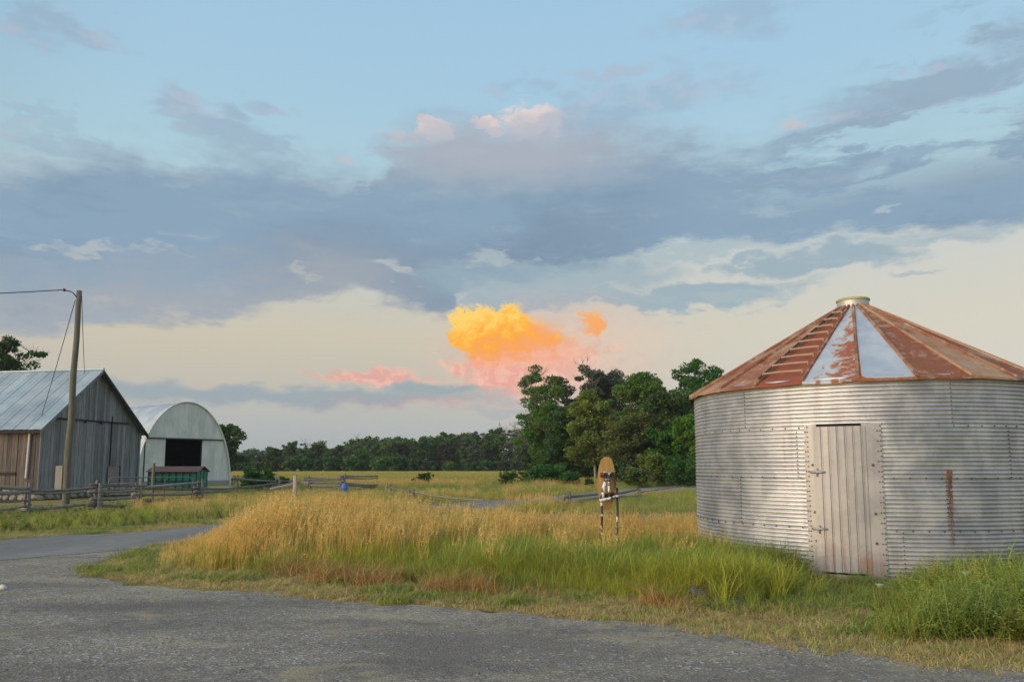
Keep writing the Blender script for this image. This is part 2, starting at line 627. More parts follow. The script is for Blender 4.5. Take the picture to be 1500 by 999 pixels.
# ---- scatter: one object whose points carry instances of small clump meshes
def scatter(name, protos, pts, rotz, scl, tint, vid, lean=None, label=None, cat=None):
    n = len(pts)
    me = bpy.data.meshes.new(name)
    me.vertices.add(n)
    me.vertices.foreach_set('co', np.asarray(pts, np.float32).ravel())
    rot = np.zeros((n, 3), np.float32)
    rot[:, 2] = rotz
    if lean is not None:
        rot[:, :2] = lean
    a = me.attributes.new('rot', 'FLOAT_VECTOR', 'POINT'); a.data.foreach_set('vector', rot.ravel())
    s3 = np.asarray(scl, np.float32)
    if s3.ndim == 1:
        s3 = np.repeat(s3[:, None], 3, 1)
    a = me.attributes.new('scl', 'FLOAT_VECTOR', 'POINT'); a.data.foreach_set('vector', s3.ravel())
    a = me.attributes.new('vid', 'INT', 'POINT'); a.data.foreach_set('value', np.asarray(vid, np.int32))
    t4 = np.ones((n, 4), np.float32); t4[:, :3] = tint
    a = me.attributes.new('tint', 'FLOAT_COLOR', 'POINT'); a.data.foreach_set('color', t4.ravel())
    o = obj(name, me)
    c = bpy.data.collections.new(name + '_clumps')
    for k, (pm, mt) in enumerate(protos):
        if not pm.materials:
            pm.materials.append(mt)
        po = bpy.data.objects.new('%s_clump_%02d' % (name, k), pm)
        c.objects.link(po)
    g = bpy.data.node_groups.new(name + '_scatter', 'GeometryNodeTree')
    g.interface.new_socket('Geometry', in_out='INPUT', socket_type='NodeSocketGeometry')
    g.interface.new_socket('Geometry', in_out='OUTPUT', socket_type='NodeSocketGeometry')
    gi, go = g.nodes.new('NodeGroupInput'), g.nodes.new('NodeGroupOutput')
    ci = g.nodes.new('GeometryNodeCollectionInfo')
    ci.inputs['Collection'].default_value = c
    ci.inputs['Separate Children'].default_value = True
    ci.inputs['Reset Children'].default_value = True
    ip = g.nodes.new('GeometryNodeInstanceOnPoints')
    ip.inputs['Pick Instance'].default_value = True

    def na(nm, ty):
        q = g.nodes.new('GeometryNodeInputNamedAttribute')
        q.data_type = ty
        q.inputs['Name'].default_value = nm
        return q.outputs['Attribute']
    L = g.links.new
    L(gi.outputs[0], ip.inputs['Points'])
    L(ci.outputs[0], ip.inputs['Instance'])
    L(na('vid', 'INT'), ip.inputs['Instance Index'])
    L(na('rot', 'FLOAT_VECTOR'), ip.inputs['Rotation'])
    L(na('scl', 'FLOAT_VECTOR'), ip.inputs['Scale'])
    L(ip.outputs[0], go.inputs[0])
    md = o.modifiers.new('scatter', 'NODES')
    md.node_group = g
    return tag(o, label, cat, kind='stuff')

# ------------------------------------------------------------------ ground, gravel yard, road
BIN_C = Vector((14.5 * math.sin(R(24.6)), 14.5 * math.cos(R(24.6)), 0))
BIN_R = 2.77


def interp_poly(P, step):
    """resample a polyline with a Catmull-Rom curve"""
    P = [np.array(p, float) for p in P]
    out = []
    for i in range(len(P) - 1):
        p0, p1, p2, p3 = P[max(i - 1, 0)], P[i], P[i + 1], P[min(i + 2, len(P) - 1)]
        n = max(2, int(np.linalg.norm(p2 - p1) / step))
        for k in range(n):
            t = k / n
            out.append(0.5 * ((2 * p1) + (-p0 + p2) * t + (2 * p0 - 5 * p1 + 4 * p2 - p3) * t * t + (-p0 + 3 * p1 - 3 * p2 + p3) * t ** 3))
    out.append(P[-1])
    return np.array(out)


def g2(px, py):
    p = gp(px, py)
    return (p.x, p.y)


# edge of the grass island: along the yard, round the tip, then along the near side of the road
YARD_EDGE = [(16, 3.2), (9, 4.6)] + [g2(*p) for p in ((1500, 984), (1350, 972), (1200, 952), (1000, 924), (800, 904), (600, 888), (400, 871), (250, 858), (160, 850), (118, 840))]
TIP = [g2(150, 824), g2(215, 800), (-6.9, 17.0)]
ROAD_IN = [(-5.0, 20.5), (-1.0, 27.5), (5.2, 40), (11.0, 51.0), (20, 66), (34, 88)]
ISLE = interp_poly(YARD_EDGE + TIP + ROAD_IN, 0.12)
ROAD_OUT = interp_poly([(-26, -2), (-19, 6.5), g2(0, 790), g2(130, 782), g2(240, 775.5), (-5.2, 29.0), (1.0, 39), (7.2, 51.5), (16, 67.5), (30, 90)], 0.25)


def seg_dist(P, x, y):
    """unsigned distance and side (+ left of travel) to a polyline"""
    x = np.asarray(x, float); y = np.asarray(y, float)
    best = np.full(x.shape, 1e9); side = np.zeros(x.shape)
    Q = P[::3] if len(P) > 400 else P
    for a, b in zip(Q[:-1], Q[1:]):
        d = b - a
        L = max(d @ d, 1e-9)
        t = np.clip(((x - a[0]) * d[0] + (y - a[1]) * d[1]) / L, 0, 1)
        ex, ey = x - (a[0] + t * d[0]), y - (a[1] + t * d[1])
        q = np.hypot(ex, ey)
        m = q < best
        best = np.where(m, q, best)
        side = np.where(m, np.sign(d[0] * ey - d[1] * ex), side)
    return best, side


def isle_d(x, y):
    """distance inside the grass island (negative outside)"""
    d, s = seg_dist(ISLE, x, y)
    return d * np.where(s < 0, 1, -1)      # island lies to the right of travel


def road_d(x, y):
    """distance beyond the far road edge (negative on the road side)"""
    d, s = seg_dist(ROAD_OUT, x, y)
    return d * np.where(s > 0, 1, -1)


def build_ground():
    m, nt, out = new_mat('meadow_soil')
    p = wpos()
    big = noise(vmul(p, (0.03, 0.012, 0)), 1.0, 5, 0.6)
    mid = noise(vmul(p, (0.5, 0.5, 0.5)), 1.0, 6, 0.65)
    fine = noise(p, 22.0, 5, 0.7)
    x, y, z = sep(p)
    near = mix(ss(mid, 0.4, 0.62), srgb(150, 128, 84), srgb(104, 104, 58))
    near = mix(ss(fine, 0.45, 0.7) * 0.6, near, srgb(176, 150, 100))
    fld = mix(ss(big, 0.35, 0.65), srgb(132, 130, 70), srgb(160, 150, 88))
    fld = mix(ss(mid, 0.4, 0.7) * 0.4, fld, srgb(112, 118, 60))
    c = mix(ss(y, 24.0, 60.0), near, fld)
    surf(c, 0.95, 0.0, fine, 0.7, 0.03, 0.1)
    mb = MB().add([(-1500, -200, 0), (1500, -200, 0), (1500, 2500, 0), (-1500, 2500, 0)], [(0, 1, 2, 3)])
    tag(mb.build('ground', m), kind='structure')

    # gravel yard
    m, nt, out = new_mat('worn_gravel')
    p = wpos()
    a = noise(vmul(p, (0.35, 0.8, 1)), 1.0, 5, 0.6, 0.3)
    b = noise(p, 5.0, 7, 0.7)
    v = voro(p, 42.0)
    vc = voro(p, 42.0, 'Color')
    g = sep(vc)[0]
    v2 = voro(p, 95.0, 'Color')
    g2_ = sep(v2)[1]
    c = mix(ss(a, 0.35, 0.68), srgb(126, 118, 106), srgb(156, 145, 126))
    c = mix(ss(b, 0.42, 0.68) * 0.5, c, srgb(106, 104, 102))
    c = mix(ss(g, 0.72, 0.98) * ss(b + a, 0.8, 1.1) * 0.9, c, srgb(200, 196, 188))
    c = mix(ss(g2_, 0.6, 1.0) * 0.5, c, srgb(150, 146, 142))
    c = mix(ss(g2_, 0.3, 0.0) * 0.5, c, srgb(66, 64, 62))
    # wheel paths swinging from the lane into the yard, and dusty scuffs beside the verge
    x_, y_, z_ = sep(p)
    arc = E.m('SQRT', (x_ + 2.0) * (x_ + 2.0) + (y_ + 9.0) * (y_ + 9.0)) + (a - 0.5) * 0.9
    tr = ss(E.m('ABSOLUTE', arc - 15.2), 0.45, 0.1).maxi(ss(E.m('ABSOLUTE', arc - 16.9), 0.45, 0.1)).maxi(ss(E.m('ABSOLUTE', arc - 18.0), 0.4, 0.1))
    c = mix(tr * ss(b, 0.35, 0.6) * 0.5, c, srgb(104, 99, 92))
    dust = ss(noise(vmul(p, (0.9, 1.6, 1)), 1.0, 5, 0.65, 0.6), 0.52, 0.7)
    edge_ = ss(noise(vmul(p, (2.4, 3.4, 1)), 1.0, 5, 0.7), 0.46, 0.66) * ss(y_ + x_ * 0.49 + (a - 0.5) * 3.0, 6.2, 8.2)
    c = mix((dust * 0.6).maxi(edge_ * 0.55), c, srgb(172, 158, 124))
    surf(c, 0.9, 0.0, b * 0.6 + v * 0.8 + g2_ * 0.3, 0.7, 0.015, 0.1)
    edge = [tuple(q) for q in interp_poly(YARD_EDGE + TIP[:2], 0.08)]
    jit = []
    for i, q in enumerate(edge):
        k = (float(fbm(q[0] * 1.3, q[1] * 1.3, 3, 4)) - 0.5) * 0.9
        jit.append((q[0] + k * 0.3, q[1] + k, 0.004))
    bound = jit + [(-9, 16.5, 0.004), (-12.5, 14.5, 0.004), (-22, 2, 0.004), (-22, -20, 0.004), (18, -20, 0.004)]
    bm = bmesh.new()
    bm.faces.new([bm.verts.new(q) for q in bound])
    bmesh.ops.triangulate(bm, faces=bm.faces[:])
    me = bpy.data.meshes.new('gravel_yard')
    bm.to_mesh(me)
    bm.free()
    me.flip_normals() if me.polygons[0].normal.z < 0 else None
    tag(obj('gravel_yard', me, m), kind='structure')

    # the paved lane, sweeping behind the grass island
    m, nt, out = new_mat('lane_asphalt')
    p = wpos()
    b = noise(p, 3.0, 6, 0.65)
    t = noise(vmul(p, (0.5, 0.15, 1)), 1.0, 4, 0.5)
    f = sep(voro(p, 120.0, 'Color'))[0]
    c = mix(ss(t, 0.3, 0.7), srgb(124, 120, 114), srgb(146, 141, 132))
    c = mix(ss(b, 0.4, 0.7) * 0.4, c, srgb(100, 102, 106))
    c = mix(ss(f, 0.6, 1.0) * 0.35, c, srgb(168, 168, 166))
    surf(c, 0.95, 0.0, f + b, 0.5, 0.008, 0.1)
    P = ROAD_OUT
    V, F = [], []
    for i in range(len(P)):
        d = P[min(i + 22, len(P) - 1)] - P[max(i - 22, 0)]
        d = d / np.linalg.norm(d)
        nx = np.array((d[1], -d[0]))
        j0 = (float(fbm(P[i][0] * 1.5, P[i][1] * 1.5, 9)) - 0.5) * 0.35
        q0, q1 = P[i] + nx * j0, P[i] + nx * (4.3 + j0 * 0.6)
        V += [(q0[0], q0[1], 0.009), (q1[0], q1[1], 0.009)]
        if i:
            k = 2 * i
            F.append((k - 2, k - 1, k + 1, k))
    tag(MB().add(V, F).build('road', m), kind='structure')


build_ground()

# ------------------------------------------------------------------ corrugated grain bin
def galvanized(name, rust_amt=1.0, tone=1.0):
    m, nt, out = new_mat(name)
    p = coords('Object')
    w = wpos()
    x, y, z = sep(w)
    a = noise(vmul(w, (1.6, 1.6, 1.3)), 1.6, 7, 0.68, 0.4)
    st = noise(vmul(w, (7.0, 7.0, 0.35)), 1.0, 5, 0.6)
    f = noise(w, 26.0, 5, 0.7)
    c = mix(ss(a, 0.36, 0.64), (0.47, 0.48, 0.50), (0.63, 0.63, 0.64))
    c = mix(ss(st, 0.48, 0.72) * 0.35, c, (0.34, 0.35, 0.36))
    c = mix(ss(f, 0.55, 0.8) * 0.3, c, (0.76, 0.75, 0.73))
    c = hsv(c, 0.5, 1.0, (0.94 + rnd() * 0.12) * tone)
    # rust: freckles, and brown splash-back near the ground
    low = ss(z + (a - 0.5) * 1.0, 0.62, 0.15) * ss(st, 0.42, 0.62)
    drip = ss(noise(vmul(w, (5.0, 5.0, 0.22)), 1.0, 3, 0.5), 0.66, 0.74) * ss(f, 0.35, 0.6) * 0.5
    rs = (low * 0.75).maxi(drip).maxi(ss(f + st * 0.5, 0.93, 1.05) * 0.5 * rust_amt)
    c = mix(rs, c, (0.24, 0.13, 0.075))
    surf(c, ss(a + (st - 0.5) * 0.6, 0.3, 0.7, 0.42, 0.55), ss(rs, 0.0, 0.6, 0.85 if tone == 1.0 else 0.45, 0.1), f, 0.15, 0.004, 0.5)
    return m


def build_bin():
    A0 = math.atan2(-BIN_C.y, -BIN_C.x)          # direction from the bin to the camera

    def pol(phi, r, z):
        """phi in degrees: 0 faces the yard, + towards the right seen from there"""
        a = A0 + R(phi)
        return Vector((r * math.cos(a), r * math.sin(a), z))

    root = thing('grain_bin', 'round corrugated steel grain bin with rusty cone roof and blue patches', 'grain bin', BIN_C)
    M_W = galvanized('galvanized_steel')
    PITCH_C = 0.0581
    ZT = [0.02, 0.736, 1.452, 2.168, 2.875]
    starts = [10.0, -38.0, 18.0, -35.0 + 60 * 0 - 0.5]
    starts[3] = -35.2
    starts[2] = -17.5
    for t in range(4):
        z0, z1 = ZT[t] - (0.03 if t else 0), ZT[t + 1]
        nz = int((z1 - z0) / PITCH_C * 10)
        for j in range(6):
            p0 = starts[t] + 60 * j
            p1 = p0 + 60
            mb = MB()
            na = 27
            V, F = [], []
            for k in range(nz + 1):
                z = z0 + (z1 - z0) * k / nz
                rr = BIN_R + 0.010 - 0.021 * (0.5 - 0.5 * math.cos(2 * math.pi * z / PITCH_C)) ** 3.5 + (0.002 * t) - 0.003
                for i in range(na + 1):
                    fr = i / na
                    ph = p0 - 0.35 + (p1 - p0 + 0.7) * fr
                    V.append(pol(ph, rr + 0.0035 * fr + 0.006 * math.sin(ph * 0.11 + t) * math.sin(z * 2.1) + 0.012 * (float(vnoise(ph * 0.16, z * 3.1, 5)) - 0.5) * (float(vnoise(ph * 0.05, z * 0.9, 8))), z))
            for k in range(nz):
                for i in range(na):
                    q = k * (na + 1) + i
                    F.append((q, q + 1, q + na + 2, q + na + 1))
            mb.add(V, F).build('wall_sheet', M_W, root, True)
    # bolt heads along the lapped seams
    M_B = m_plain('bolt_steel', (0.09, 0.085, 0.08), 0.5, 0.6)
    mb = MB()

    def bolt(c, n, r=0.011):
        n = n.normalized()
        u = n.orthogonal().normalized()
        w_ = n.cross(u)
        ring = [c + (u * math.cos(q) + w_ * math.sin(q)) * r for q in [k * math.pi / 3 for k in range(6)]]
        top = [p + n * 0.012 for p in ring]
        mb.add(ring + top, [(k, (k + 1) % 6, 6 + (k + 1) % 6, 6 + k) for k in range(6)] + [(6, 7, 8, 9, 10, 11)])
    for zt in ZT[1:4]:
        for k in range(86):
            ph = k * 360 / 86
            bolt(pol(ph, BIN_R + 0.009, zt - 0.013), pol(ph, 1, 0))
    for t in range(4):
        for j in range(6):
            for k in range(12):
                z = (math.floor(ZT[t] / PITCH_C) + 1 + k) * PITCH_C
                if z < ZT[t + 1]:
                    bolt(pol(starts[t] + 60 * j, BIN_R + 0.012, z), pol(starts[t] + 60 * j, 1, 0), 0.009)
    tag(mb.build('seam_bolts', M_B, root), kind='stuff')
    # inside and foundation
    MB().tube([(0, 0, -0.05), (0, 0, 0.03)], BIN_R + 0.06, 64).build('concrete_base', m_plain('pale_concrete', (0.36, 0.35, 0.33), 0.9), root)

    # ---- door with its bolted frame
    M_D = galvanized('door_steel', 0.3, 0.62)
    DL, DR = -15.2, 5.7

    def cpanel(name, p0, p1, z0, z1, r, mat, parent, thick=0.006, ribs=None, n=10):
        """curved plate; ribs: list of (phi centre, half width deg, depth)"""
        ph = [p0 + (p1 - p0) * i / n for i in range(n + 1)]
        if ribs:
            for c_, hw, d_ in ribs:
                ph += [c_ - hw, c_ - hw * 0.45, c_ + hw * 0.45, c_ + hw]
            ph = sorted(ph)

        def rad(q):
            for c_, hw, d_ in ribs or []:
                if abs(q - c_) < hw - 1e-4:
                    return r + (d_ if abs(q - c_) <= hw * 0.46 else d_ * 0.5)
            return r
        V = []
        for q in ph:
            a, b = rad(q), rad(q) - thick
            V += [pol(q, a, z0), pol(q, a, z1), pol(q, b, z1), pol(q, b, z0)]
        F = []
        for i in range(len(ph) - 1):
            k = 4 * i
            for s in range(4):
                F.append((k + s, k + 4 + s, k + 4 + (s + 1) % 4, k + (s + 1) % 4))
        F += [(3, 2, 1, 0), tuple(4 * (len(ph) - 1) + s for s in range(4))]
        mb2 = MB().add(V, F)
        bm = bmesh.new()
        me = mb2.mesh(name)
        bm.from_mesh(me)
        bmesh.ops.recalc_face_normals(bm, faces=bm.faces[:])
        bm.to_mesh(me)
        bm.free()
        return obj(name, me, mat, parent)
    frame = cpanel('door_frame', DL, DL + 3.6, 0.06, 2.20, BIN_R + 0.030, M_D, root)
    cpanel('door_frame', DR - 5.2, DR, 0.06, 2.20, BIN_R + 0.031, M_D, root)
    cpanel('door_sill', DL + 3.7, DR - 5.3, 0.02, 0.10, BIN_R + 0.036, M_D, root)
    M_K = m_plain('gap_shade', (0.012, 0.012, 0.012), 0.9)
    cpanel('door_gap_shade', DL + 1.8, DR - 2.6, 0.10, 2.205, BIN_R + 0.022, M_K, root)  # near-black plate paints the shade in the gap round the door
    d0, d1 = DL + 2.6, DR - 4.2
    rb = [(d0 + 1.2 + (d1 - d0 - 1.2) * (k + 0.55) / 6, 0.30, -0.011) for k in range(6)]
    door = cpanel('door', d0, d1, 0.13, 2.165, BIN_R + 0.046, M_D, root, 0.008, rb, 14)
    for zz in (1.52, 0.72):
        mb3 = MB()
        hp = [pol(q, BIN_R + 0.058, zz) for q in (d0 - 1.2, d0, d0 + 1.6, d0 + 3.1)]
        mb3.tube(hp, [0.016, 0.017, 0.017, 0.013], 8)
        mb3.tube([pol(d0 + 0.9, BIN_R + 0.05, zz - 0.06), pol(d0 + 0.9, BIN_R + 0.062, zz + 0.05)], 0.014, 6)
        mb3.build('hinge', M_D, door, True)
    mb = MB()
    for k in range(30):
        z = 0.12 + k * 0.0705
        for q in (DL + 0.35, DL + 1.0, DR - 0.35, DR - 1.1):
            if (k + int(q * 10)) % 2 == 0 or q in (DL + 1.0, DR - 0.35):
                bolt(pol(q, BIN_R + 0.031, z), pol(q, 1, 0), 0.010)
    for q, z in ((DL + 2.2, 1.62), (DL + 2.3, 0.95), (DL + 2.4, 0.55), (DR - 2.6, 1.62), (DR - 2.5, 0.95), (DR - 2.6, 0.55)):
        bolt(pol(q, BIN_R + 0.031, z), pol(q, 1, 0), 0.02)
    tag(mb.build('frame_bolts', M_B, root), kind='stuff')

    # a rusted bracket with its streak down the wall
    m, nt, out = new_mat('rust_streak')
    w = coords('Object')
    f = noise(vmul(w, (30, 30, 4)), 1.0, 5, 0.65)
    c = mix(ss(f, 0.35, 0.65), (0.12, 0.05, 0.035), (0.26, 0.13, 0.09))
    surf(c, 0.9)
    zc = 1.485
    ph0 = 23.0
    cpanel('bracket', ph0 - 0.7, ph0 + 0.7, zc - 0.05, zc + 0.06, BIN_R + 0.03, m, root, 0.02, None, 4)
    mb = MB()
    rg = random.Random(3)
    for k in range(46):                       # flaking rust below the bracket, following the corrugation
        z = zc - 0.06 - k * 0.0192
        hw = 0.62 + 0.12 * math.sin(k * 1.7) - k * 0.006
        nseg = 5
        for s in range(nseg):
            if rg.random() < 0.18 + k * 0.008:
                continue
            qa = ph0 - hw + 2 * hw * s / nseg
            qb = qa + 2 * hw / nseg * 1.0
            V = []
            for zz in (z, z - 0.0192):
                rr = BIN_R + 0.0175 - 0.004 * math.cos(2 * math.pi * zz / PITCH_C + math.pi)
                V += [pol(qa, rr, zz), pol(qb, rr, zz)]
            mb.add(V, [(0, 1, 3, 2)])
    mb.build('rust_run', m, root)

    # ---- cone roof: 24 sheets between standing ribs
    RE, ZE, RC, ZC = 2.87, 2.835, 0.27, 4.37
    M_R, nt, out = new_mat('rusty_roof')
    w = wpos()
    o = coords('Object')
    a = noise(vmul(o, (1.6, 1.6, 1.6)), 1.0, 6, 0.6, 0.5)
    b = noise(o, 9.0, 6, 0.68, 0.3)
    r_ = rnd()
    c = mix(ss(a + (r_ - 0.5) * 0.35, 0.36, 0.62), srgb(134, 86, 64), srgb(172, 136, 106))
    c = mix(ss(b, 0.42, 0.66) * 0.6, c, srgb(146, 92, 64))
    c = mix(ss(b + a, 0.98, 1.2) * 0.7, c, srgb(172, 160, 140))
    c = mix(ss(noise(o, 3.1, 5, 0.7), 0.6, 0.72) * 0.7, c, srgb(96, 52, 40))
    surf(c, 0.85, 0.05, b, 0.35, 0.008, 0.3)

    M_R2 = m_plain('deep_rust', srgb(142, 80, 56), 0.88, 0.0, 0.35, 4.0, 0.4, 0.008)

    def painted(name, peel):
        mm, nt, out = new_mat(name)
        o = coords('Object')
        g1 = noise(o, 5.5, 7, 0.62, 0.6)
        g2__ = noise(o, 22.0, 4, 0.6)
        x, y, z = sep(coords('UV'))
        k = peel(x, y, g1, g2__)
        rust = mix(ss(g1, 0.38, 0.62), srgb(132, 66, 44), srgb(160, 98, 68))
        paint = mix(ss(noise(o, 2.0, 4), 0.35, 0.65), srgb(156, 169, 182), srgb(176, 186, 194))
        rim = ss(k, 0.30, 0.46) * ss(k, 0.62, 0.5)
        c = mix(ss(k, 0.47, 0.51), paint, rust)
        c = mix(rim * 0.5, c, srgb(196, 192, 182))
        surf(c, ss(k, 0.47, 0.51, 0.45, 0.88), 0.0, ss(k, 0.51, 0.46), 0.7, 0.01, 0.35)
        return mm
    M_P1 = painted('peeling_blue_paint', lambda x, y, g, f: g * 1.35 - 0.22 + ss(x, 0.35, 0.8) * 0.16 - ss(y, 0.3, 0.9) * 0.16 + (f - 0.5) * 0.14 - ss(x, 0.28, 0.0) * 0.3)
    M_P2 = painted('blue_paint', lambda x, y, g, f: ss(x, 0.16, 0.02) * ss(y, 0.78, 0.6) * 0.55 + (g - 0.5) * 0.5 + 0.10 + (f - 0.5) * 0.1 + ss(y, 0.03, 0.0) * 0.5)
    rg = random.Random(5)
    for k in range(24):
        p0, p1 = k * 15.0 + 0.4, k * 15.0 + 15.4
        n, mz = 3, 8
        V, F, UV = [], [], []
        for j in range(mz + 1):
            t = j / mz
            for i in range(n + 1):
                s = i / n
                rr = RE + (RC - RE) * t
                zz = ZE + (ZC - ZE) * t
                dent = 0.012 * math.sin(s * math.pi) * math.sin(j * 1.9 + k) - 0.01 * math.sin(s * math.pi)
                if j == 0:
                    zz -= rg.uniform(0, 0.014)
                # chord between the two ribs, not an arc
                e0, e1 = pol(p0, rr, zz), pol(p1, rr, zz)
                V.append(e0.lerp(e1, s) + Vector((0, 0, dent)))
                UV.append((s, t))
        for j in range(mz):
            for i in range(n):
                q = j * (n + 1) + i
                F.append((q, q + 1, q + n + 2, q + n + 1))
        # folded drip edge
        base = len(V)
        for i in range(n + 1):
            V.append(V[i] + Vector((0, 0, -0.03 - rg.uniform(0, 0.008))))
            UV.append((i / n, -0.02))
        for i in range(n):
            F.append((base + i, base + i + 1, i + 1, i))
        me = MB().add(V, F).mesh('roof_sheet')
        uv = me.uv_layers.new(name='UVMap')
        for lp in me.loops:
            uv.data[lp.index].uv = UV[lp.vertex_index]
        mt = M_P1 if k == 23 else M_P2 if k == 0 else M_R2 if k == 22 else M_R
        o_ = obj('roof_sheet', me, mt, root, False)
        if k == 23:
            o_['label'] = 'blue painted roof sheet peeling to rust'
        if k == 0:
            o_['label'] = 'pale blue roof sheet with rusty edge'
        rib = MB()
        h = 0.034
        pts0 = [pol(p0, RE + (RC - RE) * t, ZE + (ZC - ZE) * t) for t in (0, 0.25, 0.5, 0.75, 1)]
        V, F = [], []
        tang = pol(p0 + 90, 1, 0)
        for q, p in enumerate(pts0):
            wd = 0.026
            V += [p - tang * wd, p - tang * wd * 0.5 + Vector((0, 0, h)), p + tang * wd * 0.5 + Vector((0, 0, h)), p + tang * wd]
        for q in range(4):
            for s in range(3):
                F.append((4 * q + s, 4 * q + s + 1, 4 * q + 5 + s, 4 * q + 4 + s))
        F.append((0, 1, 2, 3))
        rib.add(V, F).build('roof_rib', M_R, root)
    # ladder rungs fixed between two ribs
    M_L = m_plain('rung_steel', srgb(172, 152, 132), 0.7, 0.1, 0.2, 12)
    for k in range(9):
        t = 0.055 + k * 0.098
        rr, zz = RE + (RC - RE) * t, ZE + (ZC - ZE) * t
        a, b = pol(-28.6, rr, zz + 0.09), pol(-15.4, rr, zz + 0.09)
        MB().tube([a + Vector((0, 0, -0.05)), a, a.lerp(b, 0.5) + Vector((0, 0, 0.004)), b, b + Vector((0, 0, -0.05))], 0.014, 6).build('roof_rung', M_L, root, True)
    MB().tube([pol(-28.9, RE + (RC - RE) * t, ZE + (ZC - ZE) * t + 0.07) for t in (0.02, 0.3, 0.6, 0.88)], 0.017, 6).build('ladder_rail', m_plain('ladder_iron', srgb(78, 52, 44), 0.85), root, True)
    # top collar with lid, and the inner liner
    cm = m_plain('collar_steel', (0.5, 0.5, 0.47), 0.5, 0.5, 0.2, 8)
    col = MB().tube([(0, 0, ZC - 0.03), (0, 0, ZC + 0.135)], 0.262, 40, False).build('collar', cm, root, True)
    MB().tube([(0, 0, ZC + 0.12), (0, 0, ZC + 0.15), (0, 0, ZC + 0.165)], [0.275, 0.28, 0.262], 40).build('lid', m_plain('lid_paint', srgb(176, 172, 120), 0.7, 0.1, 0.3, 5), col)
    MB().tube([(0, 0, 0.2), (0, 0, 2.8)], BIN_R - 0.05, 48).build('liner', M_K, root)


build_bin()

